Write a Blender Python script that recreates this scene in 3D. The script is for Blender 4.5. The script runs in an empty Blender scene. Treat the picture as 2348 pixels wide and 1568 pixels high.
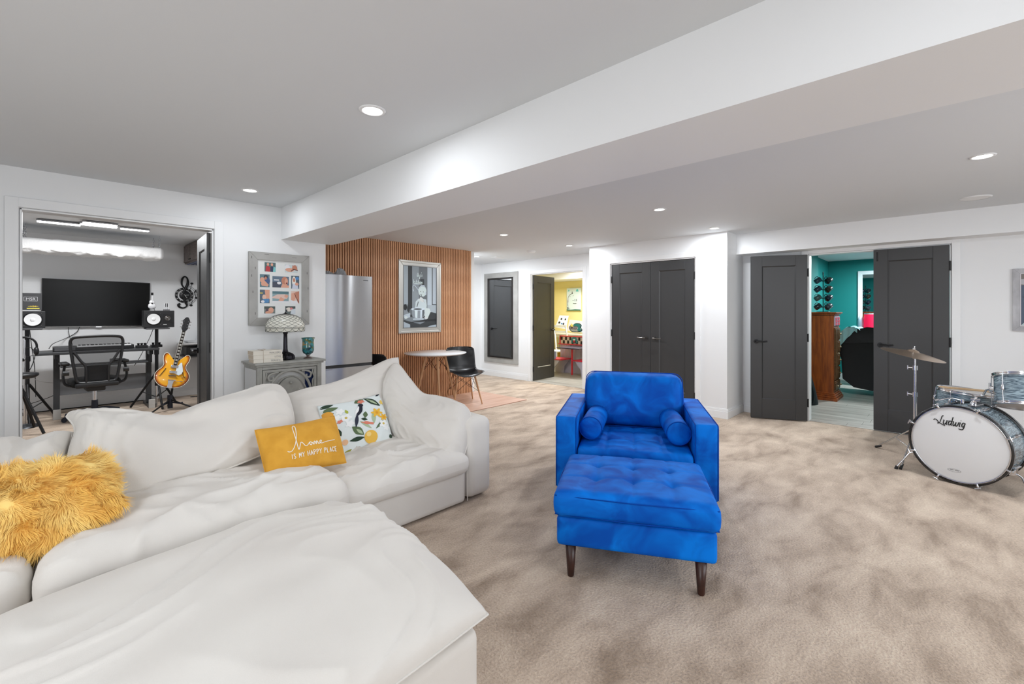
import bpy, math, random
from mathutils import Vector, Matrix, noise
random.seed(7)
S = bpy.context.scene
COL = S.collection
PI = math.pi
# ------------------------------------------------------------------ camera
CAM_H = 1.35
FPX, YAW, HY = 1038.0, 0.806, 713.5           # focal length in px, yaw from +Y towards +X, horizon row
cd = bpy.data.cameras.new('camera'); cam = bpy.data.objects.new('camera', cd); COL.objects.link(cam)
cd.sensor_fit = 'HORIZONTAL'; cd.sensor_width = 36.0; cd.lens = FPX / 2348 * 36
cd.shift_y = -(784 - HY) / 2348
cd.clip_start = 0.05
cam.location = (0, 0, CAM_H); cam.rotation_euler = (PI / 2, 0, -YAW)
S.camera = cam
SN, CS = math.sin(YAW), math.cos(YAW)

def P(x, y, X=None, Y=None, Z=None):
    """point of the room seen at photo pixel (x, y) on a known plane"""
    a = (x - 1174) / FPX; b = (HY - y) / FPX
    d = (a * CS + SN, -a * SN + CS, b)
    if X is not None: t = X / d[0]
    elif Y is not None: t = Y / d[1]
    else: t = (Z - CAM_H) / d[2]
    return Vector((d[0] * t, d[1] * t, CAM_H + d[2] * t))

# ------------------------------------------------------------------ world, exposure
w = bpy.data.worlds.new('world'); S.world = w; w.use_nodes = True
w.node_tree.nodes['Background'].inputs[0].default_value = (0.9, 0.95, 1, 1)
w.node_tree.nodes['Background'].inputs[1].default_value = 0.6
S.view_settings.view_transform = 'Standard'; S.view_settings.look = 'None'
S.view_settings.gamma = 1; S.view_settings.use_curve_mapping = False
S.view_settings.exposure = 0.0
POT_POWER = 13.0
CZ = 2.35                                      # main ceiling

def area_light(name, loc, size, power, rot=(0, 0, 0), color=(1, 1, 1), shape='DISK', size_y=None, parent=None, spread=PI):
    l = bpy.data.lights.new(name, 'AREA'); l.shape = shape; l.size = size; l.energy = power; l.color = color
    if size_y: l.size_y = size_y
    l.spread = spread
    o = bpy.data.objects.new(name, l); COL.objects.link(o); o.location = loc; o.rotation_euler = rot
    if parent: o.parent = parent
    return o
# added fill lights behind the camera, standing in for window light
area_light('fill_light', (-2.35, 0.6, 1.45), 2.6, 52, (0, -PI / 2, 0), (0.92, 0.96, 1), 'RECTANGLE', 1.4)
area_light('fill_light', (2.4, -2.85, 1.45), 3.6, 72, (PI / 2, 0, 0), (0.92, 0.96, 1), 'RECTANGLE', 1.4)

# ------------------------------------------------------------------ materials
def lin(c):
    def f(u):
        u /= 255.0
        return u / 12.92 if u <= 0.04045 else ((u + 0.055) / 1.055) ** 2.4
    return tuple(f(u) for u in c) + (1,)

_mats = {}
def mat(name, rgb=(200, 200, 200), rough=0.6, metal=0.0, bump=0.0, bscale=200.0, var=0.0, vscale=3.0, rgb2=None,
        emit=None, estr=0.0, sheen=0.0, trans=0.0, coat=0.0, stretch=None, spec=None, detail=3.0, dist=0.0, bdist=0.01):
    if name in _mats: return _mats[name]
    m = bpy.data.materials.new(name); m.use_nodes = True; nt = m.node_tree; b = nt.nodes['Principled BSDF']
    b.inputs['Base Color'].default_value = lin(rgb); b.inputs['Roughness'].default_value = rough
    b.inputs['Metallic'].default_value = metal
    if emit: b.inputs['Emission Color'].default_value = lin(emit); b.inputs['Emission Strength'].default_value = estr
    if sheen:
        b.inputs['Sheen Weight'].default_value = sheen; b.inputs['Sheen Roughness'].default_value = 0.4
        b.inputs['Sheen Tint'].default_value = lin(tuple(min(255, int(c * .5 + 120)) for c in rgb))
    if trans: b.inputs['Transmission Weight'].default_value = trans
    if coat: b.inputs['Coat Weight'].default_value = coat
    if spec is not None: b.inputs['Specular IOR Level'].default_value = spec
    tc = None
    if bump or rgb2:
        tc = nt.nodes.new('ShaderNodeTexCoord'); mp = nt.nodes.new('ShaderNodeMapping')
        nt.links.new(tc.outputs['Object'], mp.inputs['Vector'])
        if stretch: mp.inputs['Scale'].default_value = stretch
    if rgb2:
        n = nt.nodes.new('ShaderNodeTexNoise'); n.inputs['Scale'].default_value = vscale
        n.inputs['Detail'].default_value = detail; n.inputs['Distortion'].default_value = dist
        nt.links.new(mp.outputs[0], n.inputs['Vector'])
        r = nt.nodes.new('ShaderNodeValToRGB'); r.color_ramp.elements[0].position = .5 - .5 * (1 - var); r.color_ramp.elements[1].position = .5 + .5 * (1 - var)
        if var == 0: r.color_ramp.elements[0].position = .35; r.color_ramp.elements[1].position = .65
        r.color_ramp.elements[0].color = lin(rgb); r.color_ramp.elements[1].color = lin(rgb2)
        nt.links.new(n.outputs['Fac'], r.inputs[0]); nt.links.new(r.outputs[0], b.inputs['Base Color'])
    if bump:
        n = nt.nodes.new('ShaderNodeTexNoise'); n.inputs['Scale'].default_value = bscale; n.inputs['Detail'].default_value = 4
        nt.links.new(mp.outputs[0], n.inputs['Vector'])
        bp = nt.nodes.new('ShaderNodeBump'); bp.inputs['Strength'].default_value = bump; bp.inputs['Distance'].default_value = bdist
        nt.links.new(n.outputs['Fac'], bp.inputs['Height']); nt.links.new(bp.outputs[0], b.inputs['Normal'])
    _mats[name] = m
    return m

def flat(rgb, rough=0.55):
    return mat('paint_%02x%02x%02x' % tuple(rgb), rgb, rough)

WALL = mat('wall_paint', (237, 238, 239), 0.55, bump=0.05, bscale=260, bdist=.002)
CEIL = mat('ceiling_paint', (221, 224, 227), 0.75, bump=0.05, bscale=200, bdist=.002)
TRIM = mat('white_trim', (238, 239, 240), 0.35)
DOORP = mat('charcoal_door', (58, 58, 59), 0.42)
BLACKM = mat('black_metal', (22, 22, 24), 0.4, metal=.3)
BLACKP = mat('black_plastic', (26, 26, 28), 0.45)
CHROME = mat('chrome', (215, 216, 220), 0.14, metal=1)
NICKEL = mat('dark_nickel', (120, 118, 116), 0.25, metal=1)
SOFA = mat('cream_fabric', (226, 222, 216), 0.95, bump=.25, bscale=420, bdist=.002, rgb2=(219, 214, 208), vscale=2.2, sheen=.25)
VELVET = mat('blue_velvet', (0, 78, 176), 0.6, rgb2=(0, 120, 224), vscale=5.5, detail=4, dist=1.0, spec=.12, bump=.1, bscale=300, bdist=.001)
VPIPE = mat('blue_piping', (0, 66, 160), .65, spec=.1)
WALNUT = mat('dark_walnut', (58, 30, 22), .35, rgb2=(40, 20, 15), vscale=14)
BEECH = mat('beech', (205, 160, 120), .45, rgb2=(190, 142, 100), vscale=18, stretch=(1, 1, .15))
OAKSLAT = mat('oak_slat', (216, 164, 124), .5, rgb2=(198, 144, 104), vscale=9, stretch=(6, 6, .5))
SLATBACK = mat('felt_backing', (26, 17, 13), .9)
STEEL = mat('brushed_steel', (186, 187, 189), .24, metal=1)
STEEL.node_tree.nodes['Principled BSDF'].inputs['Anisotropic'].default_value = .9
STEEL.node_tree.nodes['Principled BSDF'].inputs['Anisotropic Rotation'].default_value = .25
GREYPAINT = mat('weathered_grey', (168, 168, 163), .6, rgb2=(152, 152, 147), vscale=12)
FRAMEG = mat('taupe_frame', (172, 171, 168), .5, rgb2=(160, 159, 156), vscale=7)
SILVER = mat('silver_frame', (196, 194, 188), .35, metal=.55)
WOOD_HONEY = mat('honey_oak', (170, 84, 26), .4, rgb2=(132, 60, 16), vscale=6, stretch=(5, 5, .6), dist=.6)
PEARL = mat('grey_pearl_wrap', (60, 78, 92), .22, rgb2=(158, 178, 188), vscale=9, detail=5, dist=2.5, stretch=(1, 1, 7), coat=.5)
DRUMHEAD = mat('drum_head', (226, 226, 226), .45)
GLASSY = mat('clear_glazing', (20, 20, 20), .03)
GLASSY.node_tree.nodes['Principled BSDF'].inputs['Alpha'].default_value = .07

def carpet_mat(name, a, b, c):
    m = bpy.data.materials.new(name); m.use_nodes = True; nt = m.node_tree; bs = nt.nodes['Principled BSDF']
    bs.inputs['Roughness'].default_value = .97; bs.inputs['Sheen Weight'].default_value = .15
    tc = nt.nodes.new('ShaderNodeTexCoord')
    mp = nt.nodes.new('ShaderNodeMapping'); mp.inputs['Rotation'].default_value = (0, 0, .7); mp.inputs['Scale'].default_value = (1.0, 2.1, 1)
    nt.links.new(tc.outputs['Object'], mp.inputs[0])
    n1 = nt.nodes.new('ShaderNodeTexNoise'); n1.inputs['Scale'].default_value = 2.3; n1.inputs['Detail'].default_value = 7; n1.inputs['Roughness'].default_value = .58; n1.inputs['Distortion'].default_value = .35
    nt.links.new(mp.outputs[0], n1.inputs['Vector'])
    r1 = nt.nodes.new('ShaderNodeValToRGB'); e = r1.color_ramp.elements
    e[0].position = .30; e[0].color = lin(a); e[1].position = .68; e[1].color = lin(b)
    k = e.new(.50); k.color = lin(c)
    nt.links.new(n1.outputs['Fac'], r1.inputs[0])
    n2 = nt.nodes.new('ShaderNodeTexNoise'); n2.inputs['Scale'].default_value = 95; n2.inputs['Detail'].default_value = 3
    nt.links.new(tc.outputs['Object'], n2.inputs['Vector'])
    mx = nt.nodes.new('ShaderNodeMix'); mx.data_type = 'RGBA'; mx.blend_type = 'OVERLAY'; mx.inputs[0].default_value = .45
    nt.links.new(r1.outputs[0], mx.inputs[6]); nt.links.new(n2.outputs['Fac'], mx.inputs[7]); nt.links.new(mx.outputs[2], bs.inputs['Base Color'])
    bp = nt.nodes.new('ShaderNodeBump'); bp.inputs['Strength'].default_value = .8; bp.inputs['Distance'].default_value = .008
    nt.links.new(n2.outputs['Fac'], bp.inputs['Height']); nt.links.new(bp.outputs[0], bs.inputs['Normal'])
    return m
CARPET = carpet_mat('beige_carpet', (146, 126, 107), (210, 191, 171), (188, 168, 149))

# ------------------------------------------------------------------ mesh helpers
def V3(p): return Vector(p)
class MB:
    def __init__(self): self.v = []; self.f = []; self.s = []; self.mi = []
    def add(self, vs, fs, smooth=False, mi=0, M=None):
        o = len(self.v)
        for p in vs:
            p = Vector(p)
            self.v.append(M @ p if M is not None else p)
        for f in fs:
            self.f.append(tuple(i + o for i in f)); self.s.append(smooth); self.mi.append(mi)
        return self
    def box(self, a, b, mi=0, M=None):
        x0, y0, z0 = a; x1, y1, z1 = b
        vs = [(x0, y0, z0), (x1, y0, z0), (x1, y1, z0), (x0, y1, z0), (x0, y0, z1), (x1, y0, z1), (x1, y1, z1), (x0, y1, z1)]
        return self.add(vs, [(0, 3, 2, 1), (4, 5, 6, 7), (0, 1, 5, 4), (1, 2, 6, 5), (2, 3, 7, 6), (3, 0, 4, 7)], False, mi, M)
    def tube(self, pts, r, n=8, closed=False, mi=0, M=None, flat=1.0, caps=True):
        pts = [Vector(p) for p in pts]; N = len(pts)
        rr = r if isinstance(r, (list, tuple)) else [r] * N
        T = []
        for i in range(N):
            a = pts[i - 1] if (i or closed) else pts[i]; b = pts[(i + 1) % N] if (i < N - 1 or closed) else pts[i]
            d = b - a; T.append(d.normalized() if d.length > 1e-9 else Vector((0, 0, 1)))
        u = T[0].orthogonal().normalized(); vs = []
        for i in range(N):
            u = (u - T[i] * u.dot(T[i])); u = u.normalized() if u.length > 1e-6 else T[i].orthogonal().normalized()
            w_ = T[i].cross(u)
            for k in range(n):
                t = 2 * PI * k / n
                vs.append(pts[i] + u * math.cos(t) * rr[i] + w_ * math.sin(t) * rr[i] * flat)
        fs = []
        for i in range(N if closed else N - 1):
            j = (i + 1) % N
            for k in range(n): fs.append((i * n + k, i * n + (k + 1) % n, j * n + (k + 1) % n, j * n + k))
        self.add(vs, fs, True, mi, M)
        if not closed and caps:
            self.add(vs[:n], [tuple(range(n))[::-1]], False, mi, M); self.add(vs[-n:], [tuple(range(n))], False, mi, M)
        return self
    def cyl(self, p0, p1, r0, r1=None, n=16, mi=0, M=None):
        return self.tube([p0, p1], [r0, r0 if r1 is None else r1], n, mi=mi, M=M)
    def lathe(self, prof, n=24, mi=0, M=None, smooth=True, cap=False):
        vs = []; fs = []
        for r, z in prof:
            for k in range(n):
                t = 2 * PI * k / n; vs.append((r * math.cos(t), r * math.sin(t), z))
        for i in range(len(prof) - 1):
            for k in range(n): fs.append((i * n + k, i * n + (k + 1) % n, (i + 1) * n + (k + 1) % n, (i + 1) * n + k))
        self.add(vs, fs, smooth, mi, M)
        if cap and prof[0][0] > 1e-4: self.add(vs[:n], [tuple(range(n))[::-1]], False, mi, M)
        if cap and prof[-1][0] > 1e-4: self.add(vs[-n:], [tuple(range(n))], False, mi, M)
        return self
    def prism(self, poly, y0, y1, mi=0, M=None):
        """polygon in local x,z extruded along y"""
        n = len(poly); vs = [(x, y0, z) for x, z in poly] + [(x, y1, z) for x, z in poly]
        fs = [tuple(range(n)), tuple(range(2 * n - 1, n - 1, -1))] + [(i, i + n, (i + 1) % n + n, (i + 1) % n) for i in range(n)]
        return self.add(vs, fs, False, mi, M)
    def grid(self, fn, nu, nv, smooth=True, mi=0, M=None):
        vs = [fn(i / nu, j / nv) for j in range(nv + 1) for i in range(nu + 1)]
        fs = [(j * (nu + 1) + i, j * (nu + 1) + i + 1, (j + 1) * (nu + 1) + i + 1, (j + 1) * (nu + 1) + i) for j in range(nv) for i in range(nu)]
        return self.add(vs, fs, smooth, mi, M)
    def ball(self, c, r, s=(1, 1, 1), n=12, mi=0, M=None):
        c = Vector(c)
        def fn(u, v):
            t = 2 * PI * u; p = PI * v
            return c + Vector((r * s[0] * math.sin(p) * math.cos(t), r * s[1] * math.sin(p) * math.sin(t), -r * s[2] * math.cos(p)))
        return self.grid(fn, n, n // 2 + 2, True, mi, M)
    def build(self, name, mats, parent=None, bevel=0.0, seg=2, subsurf=0, weld=False):
        me = bpy.data.meshes.new(name); me.from_pydata([tuple(p) for p in self.v], [], self.f)
        if not isinstance(mats, (list, tuple)): mats = [mats]
        for m in mats: me.materials.append(m)
        me.polygons.foreach_set('use_smooth', self.s); me.polygons.foreach_set('material_index', self.mi)
        me.update()
        o = bpy.data.objects.new(name, me); COL.objects.link(o)
        if parent: o.parent = parent
        if weld:
            md = o.modifiers.new('weld', 'WELD'); md.merge_threshold = .0002
        if bevel:
            md = o.modifiers.new('bevel', 'BEVEL'); md.width = bevel; md.segments = seg; md.limit_method = 'ANGLE'; md.angle_limit = .6; md.harden_normals = False
            if seg > 2:
                for p in me.polygons: p.use_smooth = True
        if subsurf:
            md = o.modifiers.new('sub', 'SUBSURF'); md.levels = subsurf; md.render_levels = subsurf
        return o

def tag(o, label, cat, group=None):
    o['label'] = label; o['category'] = cat
    if group: o['group'] = group
    return o
def thing(name, label, cat, loc=(0, 0, 0), rz=0.0, group=None, tilt=None):
    o = bpy.data.objects.new(name, None); COL.objects.link(o); o.location = loc
    o.rotation_euler = tilt if tilt else (0, 0, rz); o.empty_display_size = .1
    return tag(o, label, cat, group)
def struct(o): o['kind'] = 'structure'; return o
def dup(root, loc=None, rz=None, label=None, group=None):
    r = root.copy(); COL.objects.link(r)
    if loc is not None: r.location = loc
    if rz is not None: r.rotation_euler = (0, 0, rz)
    if label: r['label'] = label
    if group: r['group'] = group
    for c in list(root.children):
        k = c.copy(); COL.objects.link(k); k.parent = r
        for g in list(c.children):
            h = g.copy(); COL.objects.link(h); h.parent = k
    return r
def Mx(loc=(0, 0, 0), rx=0, ry=0, rz=0, s=1.0):
    return Matrix.Translation(loc) @ Matrix.Rotation(rz, 4, 'Z') @ Matrix.Rotation(ry, 4, 'Y') @ Matrix.Rotation(rx, 4, 'X') @ Matrix.Scale(s, 4)
def frame(o, xd, zd):
    """matrix whose local x, z point along xd, zd"""
    x = Vector(xd).normalized(); z = Vector(zd); z = (z - x * z.dot(x)).normalized(); y = z.cross(x)
    return Matrix.Translation(o) @ Matrix((x, y, z)).transposed().to_4x4()
def spline(pts, n=8, closed=False):
    pts = [Vector(p) for p in pts]; out = []; N = len(pts)
    for i in range(N if closed else N - 1):
        if closed: a, b, c, d = pts[i - 1], pts[i], pts[(i + 1) % N], pts[(i + 2) % N]
        else: a = pts[max(i - 1, 0)]; b = pts[i]; c = pts[i + 1]; d = pts[min(i + 2, N - 1)]
        for k in range(n):
            t = k / n
            out.append(.5 * ((2 * b) + (c - a) * t + (2 * a - 5 * b + 4 * c - d) * t * t + (3 * b - a - 3 * c + d) * t ** 3))
    if not closed: out.append(pts[-1])
    return out
def sample(curve, t):
    n = len(curve) - 1; x = t * n; i = min(int(x), n - 1); f = x - i
    return curve[i].lerp(curve[i + 1], f)
def text_obj(name, s, size, m, M, parent=None, ext=.0006, shear=0, offset=0, align='CENTER', squeeze=1.0):
    c = bpy.data.curves.new(name, 'FONT'); c.body = s; c.size = size; c.extrude = ext; c.shear = shear; c.offset = offset; c.align_x = align
    c.resolution_u = 3
    t = bpy.data.objects.new(name, c); COL.objects.link(t); bpy.context.view_layer.update()
    me = bpy.data.meshes.new_from_object(t.evaluated_get(bpy.context.evaluated_depsgraph_get())); bpy.data.objects.remove(t)
    me.name = name; me.materials.clear(); me.materials.append(m)
    me.transform(M @ Matrix.Diagonal((squeeze, 1, 1, 1)))
    o = bpy.data.objects.new(name, me); COL.objects.link(o)
    if parent: o.parent = parent
    return o
# text faces +z in its own frame; this turns it to stand up facing local -y
STAND = Matrix.Rotation(PI / 2, 4, 'X')

from mathutils.bvhtree import BVHTree
def surface(o):
    return BVHTree.FromPolygons([v.co.copy() for v in o.data.vertices], [tuple(p.vertices) for p in o.data.polygons])
def drop_on(bvh, p, d, lift):
    """point of the surface met when travelling along -d towards p, lifted off it a little"""
    h = bvh.ray_cast(p + d * .25, -d)
    return (h[0] if h[0] is not None else p) + d * lift

class Print:
    """a flat print: coloured polygons in unit square (0..1, 0..1) on plane facing local -y"""
    def __init__(self, w, h): self.w, self.h = w, h; self.mb = MB(); self.m = []; self.k = 0
    def col(self, rgb):
        m = flat(tuple(int(max(0, min(255, c))) for c in rgb), .5)
        if m not in self.m: self.m.append(m)
        return self.m.index(m)
    def poly(self, pts, rgb):
        self.k += 1; y = -.00012 * self.k
        self.mb.add([(x * self.w, y, z * self.h) for x, z in pts], [tuple(range(len(pts)))], False, self.col(rgb)); return self
    def rect(self, x0, z0, x1, z1, rgb): return self.poly([(x0, z0), (x1, z0), (x1, z1), (x0, z1)], rgb)
    def oval(self, cx, cz, rx, rz, rgb, n=18): return self.poly([(cx + rx * math.cos(2 * PI * k / n), cz + rz * math.sin(2 * PI * k / n)) for k in range(n)], rgb)
    def line(self, pts, r, rgb):
        """stroke through pts; r in metres"""
        for (a, b) in zip(pts[:-1], pts[1:]):
            A = Vector((a[0] * self.w, a[1] * self.h)); B = Vector((b[0] * self.w, b[1] * self.h)); d = (B - A)
            if d.length < 1e-6: continue
            d = d.normalized(); n = Vector((-d.y, d.x)) * r; e = d * r * .6
            q = [A - e + n, B + e + n, B + e - n, A - e - n]
            self.poly([(p.x / self.w, p.y / self.h) for p in q], rgb)
        return self
    def build(self, name, parent, M=None):
        if M is not None: self.mb.v = [M @ p for p in self.mb.v]
        return self.mb.build(name, self.m, parent)
# ================================================================== SETTING
XR, YL, YK, YH, YS = 6.55, 4.65, 5.72, 7.2, 8.8      # right wall, left wall, slatted wall, hall end, studio end
def wall_mb(axis, c0, c1, a, b, z1, holes, z0=0.0):
    """axis 'x': wall runs along x between y=c0..c1; axis 'y': runs along y between x=c0..c1"""
    mb = MB()
    def bx(u0, u1, lo, hi):
        if u1 - u0 < 1e-4 or hi - lo < 1e-4: return
        if axis == 'x': mb.box((u0, c0, lo), (u1, c1, hi))
        else: mb.box((c0, u0, lo), (c1, u1, hi))
    u = a
    for h0, h1, hz in sorted(holes):
        bx(u, h0, z0, z1); bx(h0, h1, hz, z1); u = h1
    bx(u, b, z0, z1)
    return mb
def swall(name, axis, c0, c1, a, b, z1=CZ, holes=(), m=WALL, z0=0.0): return struct(wall_mb(axis, c0, c1, a, b, z1, holes, z0).build(name, m))
_tn = [0]
def trim_name(): _tn[0] += 1; return 'trim_%d' % _tn[0]

struct(MB().box((-2.6, -3, -.12), (6.70, YH, 0)).box((-1.3, YH, -.12), (2.05, YS, 0)).build('floor', CARPET))
struct(MB().box((-2.6, -3, CZ), (XR, YH, CZ + .1)).build('ceiling', CEIL))
ol = (-.10, 1.055, 2.07)
swall('wall_left', 'x', YL, YL + .12, -2.6, 2.05, CZ, [ol])
swall('wall_niche', 'y', 1.85, 1.95, YL + .12, YK + .1)
swall('wall_kitchen', 'x', YK + .02, YK + .14, 1.95, 5.06)
swall('wall_hall_side', 'y', 4.96, 5.06, YK + .14, YH)
swall('wall_hall_end', 'x', YH, YH + .12, 4.96, XR + .12)
swall('wall_front', 'y', -2.7, -2.6, -3.1, YL + .12, CZ, [(-.7, 1.9, 2.15)])
swall('wall_behind', 'x', -3.1, -3.0, -2.6, XR + .12, CZ, [(.6, 4.2, 2.15)])
# sills close the unseen openings behind the camera, below the added fill lights
struct(MB().box((-2.7, -.7, 0), (-2.6, 1.9, .75)).box((.6, -3.1, 0), (4.2, -3.0, .75)).build(trim_name(), WALL))
# right wall with its two doorways, closet block standing out of it
swall('wall_right', 'y', XR, XR + .12, -3, YH, CZ, [(-.036, 1.229, 2.05), (4.575, 5.775, 2.06)])
swall('wall_closet', 'y', 5.95, 6.03, 1.98, 4.03, CZ, [(2.375, 3.65, 2.06)])
swall('wall_closet_side', 'x', 1.98, 2.06, 6.03, XR); swall('wall_closet_side', 'x', 3.95, 4.03, 6.03, XR)
# dropped bulkhead across the room, soffit over the right-hand doors
struct(MB().box((1.615, -3, 2.043), (2.115, YL, CZ)).build(trim_name(), WALL))
struct(MB().box((6.29, -3, 2.09), (XR, 1.98, CZ)).build(trim_name(), WALL))
# studio shell
SZ = 2.40
swall('wall_studio_back', 'x', YS, YS + .1, -1.3, 2.05, SZ)
swall('wall_studio_left', 'y', -1.3, -1.2, YL + .12, YS, SZ)
swall('wall_studio_right', 'y', 1.85, 1.95, YK + .1, YS, SZ)
struct(MB().box((-1.3, YL + .12, SZ), (2.05, YS + .1, SZ + .08)).build('ceiling', CEIL))

# oak slats on the kitchen wall: backing felt, then one object per slat
wk = struct(MB().box((2.05, YK + .004, 0), (4.97, YK + .019, CZ)).build('wall_slatted', SLATBACK))
pitch = .0338; sl = None; n = int((4.97 - 2.06) / pitch)
for i in range(n):
    x = 4.97 - (i + 1) * pitch
    if sl is None:
        sl = MB().box((0, YK - .022, 0), (.0220, YK + .004, CZ)).build('slat', OAKSLAT, wk, bevel=.0015, seg=1); sl.location = (x, 0, 0)
    else:
        o = sl.copy(); COL.objects.link(o); o.location = (x, 0, 0)
# oak boards under the table
kf = struct(MB().box((2.05, 4.6, .0), (5.12, YK, .004)).build('floor', mat('oak_joint', (150, 108, 86), .7)))
OAKF = mat('pink_oak_floor', (214, 178, 158), .42, rgb2=(198, 158, 136), vscale=3, stretch=(.5, 5, 1), detail=6)
pl0 = None; random.seed(3)
for r in range(6):
    y0 = 4.602 + r * .186; x = 2.052 - random.random() * .9
    while x < 5.118:
        a, b = max(x, 2.052), min(x + 1.25, 5.118)
        if b - a > .05: MB().box((a + .0012, y0 + .0012, .002), (b - .0012, min(y0 + .1848, YK - .017), .0085)).build('plank', OAKF, kf, bevel=.0008, seg=1)
        x += 1.25
# far rooms' floors: grey boards
GREYF = mat('grey_laminate', (190, 187, 180), .4, rgb2=(150, 147, 141), vscale=2.6, stretch=(7, .55, 1), detail=7, dist=.4)
def board_floor(x0, x1, y0, y1, wd, seed):
    base = struct(MB().box((x0, y0, -.1), (x1, y1, .001)).build('floor', mat('laminate_joint', (112, 109, 104), .8)))
    random.seed(seed); x = x0; row = 0
    while x < x1 - .01:
        y = y0 - random.random() * 1.1
        while y < y1:
            a, b = max(y, y0), min(y + 1.22, y1)
            if b - a > .03: MB().box((x + .001, a + .001, .0), (min(x + wd, x1) - .001, b - .001, .006)).build('plank', GREYF, base, bevel=.0008, seg=1)
            y += 1.22
        x += wd
board_floor(XR + .002, 11.0, -.9, 1.66, .19, 5)
board_floor(XR + .002, 9.4, 3.9, 8.3, .19, 9)

# teal room
TEAL = mat('teal_paint', (0, 128, 126), .6, bump=.04, bscale=200, bdist=.002)
swall('wall_teal_back', 'y', 11.0, 11.1, -.9, 2.3, CZ, m=TEAL)
swall('wall_teal_left', 'x', 1.66, 1.76, XR + .12, 9.65, CZ, m=TEAL)
swall('wall_teal_alcove', 'x', 1.72, 1.8, 9.65, 11.0, CZ, m=TEAL)
swall('wall_teal_right', 'x', -1.0, -.9, XR + .12, 11.1, CZ, m=TEAL)
struct(MB().box((XR + .12, -1.0, CZ), (11.1, 1.9, CZ + .1)).build('ceiling', CEIL))
struct(MB().box((7.3, -.9, 2.2), (7.9, 1.66, CZ)).build(trim_name(), WALL))
swall('wall_teal_front', 'y', XR + .12, XR + .128, -.9, 1.66, CZ, [(-.036, 1.229, 2.05)], m=TEAL)
# yellow room
YELL = mat('yellow_paint', (238, 226, 164), .6, bump=.04, bscale=200, bdist=.002)
swall('wall_yellow_back', 'y', 9.4, 9.5, 3.8, 8.3, CZ, m=YELL)
swall('wall_yellow_left', 'x', 7.62, 7.72, XR + .12, 9.4, CZ, m=YELL)
swall('wall_yellow_right', 'x', 3.8, 3.9, XR + .12, 9.4, CZ, m=YELL)
struct(MB().box((XR + .12, 3.8, CZ), (9.5, 8.4, CZ + .1)).build('ceiling', CEIL))
struct(MB().box((8.7, 3.9, 2.12), (9.4, 7.62, CZ)).build(trim_name(), WALL))

swall('wall_yellow_front', 'y', XR + .12, XR + .128, 3.9, 7.62, CZ, [(4.575, 5.775, 2.06)], m=YELL)
# baseboards
def base_x(name, y, s, a, b):     # s: side the board stands out to (+1/-1 in y)
    h = .125
    lo, hi = sorted((y, y + s * .014)); lo2, hi2 = sorted((y, y + s * .009)); lo3, hi3 = sorted((y, y + s * .005))
    struct(MB().box((a, lo, 0), (b, hi, h * .72)).box((a, lo2, h * .72), (b, hi2, h * .9)).box((a, lo3, h * .9), (b, hi3, h)).build('baseboard_' + name, TRIM, bevel=.002, seg=1))
def base_y(name, x, s, a, b):
    h = .125
    lo, hi = sorted((x, x + s * .014)); lo2, hi2 = sorted((x, x + s * .009)); lo3, hi3 = sorted((x, x + s * .005))
    struct(MB().box((lo, a, 0), (hi, b, h * .72)).box((lo2, a, h * .72), (hi2, b, h * .9)).box((lo3, a, h * .9), (hi3, b, h)).build('baseboard_' + name, TRIM, bevel=.002, seg=1))
base_x('left', YL, -1, -2.6, ol[0] - .075); base_x('left', YL, -1, ol[1] + .075, 2.05)
base_y('closet', 5.95, -1, 1.966, 2.30); base_y('closet', 5.95, -1, 3.73, 4.03)
base_x('closet_side', 1.98, -1, 5.95, XR - .014)
base_y('right', XR, -1, 1.30, 1.966); base_y('right', XR, -1, -3, -.11)
base_y('hall', XR, -1, 5.85, YH); base_y('hall', XR, -1, 4.03, 4.50); base_x('hall_end', YH, -1, 5.06, XR - .014)
base_x('studio', YS, -1, -1.2, 1.85); base_y('teal', 11.0, -1, -.9, 1.72)

# casings
def casing_y(x, s, a, b, h, wd=.07, depth=.12):    # doorway in a wall of constant x, s = side facing the room
    lo, hi = sorted((x, x + s * .014)); j0, j1 = sorted((x, x - s * depth))
    struct(MB().box((lo, a - wd, 0), (hi, a - .004, h + wd)).box((lo, b + .004, 0), (hi, b + wd, h + wd)).box((lo, a - .004, h + .004), (hi, b + .004, h + wd))
           .box((j0, a - .004, 0), (j1, a + .012, h)).box((j0, b - .012, 0), (j1, b + .004, h)).box((j0, a, h - .012), (j1, b, h + .004)).build(trim_name(), TRIM, bevel=.002, seg=1))
def casing_x(y, s, a, b, h, wd=.07, depth=.12):
    lo, hi = sorted((y, y + s * .014)); j0, j1 = sorted((y, y - s * depth))
    struct(MB().box((a - wd, lo, 0), (a - .004, hi, h + wd)).box((b + .004, lo, 0), (b + wd, hi, h + wd)).box((a - .004, lo, h + .004), (b + .004, hi, h + wd))
           .box((a - .004, j0, 0), (a + .012, j1, h)).box((b - .012, j0, 0), (b + .004, j1, h)).box((a, j0, h - .012), (b, j1, h + .004)).build(trim_name(), TRIM, bevel=.002, seg=1))
casing_x(YL, -1, *ol); casing_y(XR, -1, -.036, 1.229, 2.05); casing_y(XR, -1, 4.575, 5.775, 2.06); casing_y(5.95, -1, 2.375, 3.65, 2.06, depth=.08)

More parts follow.
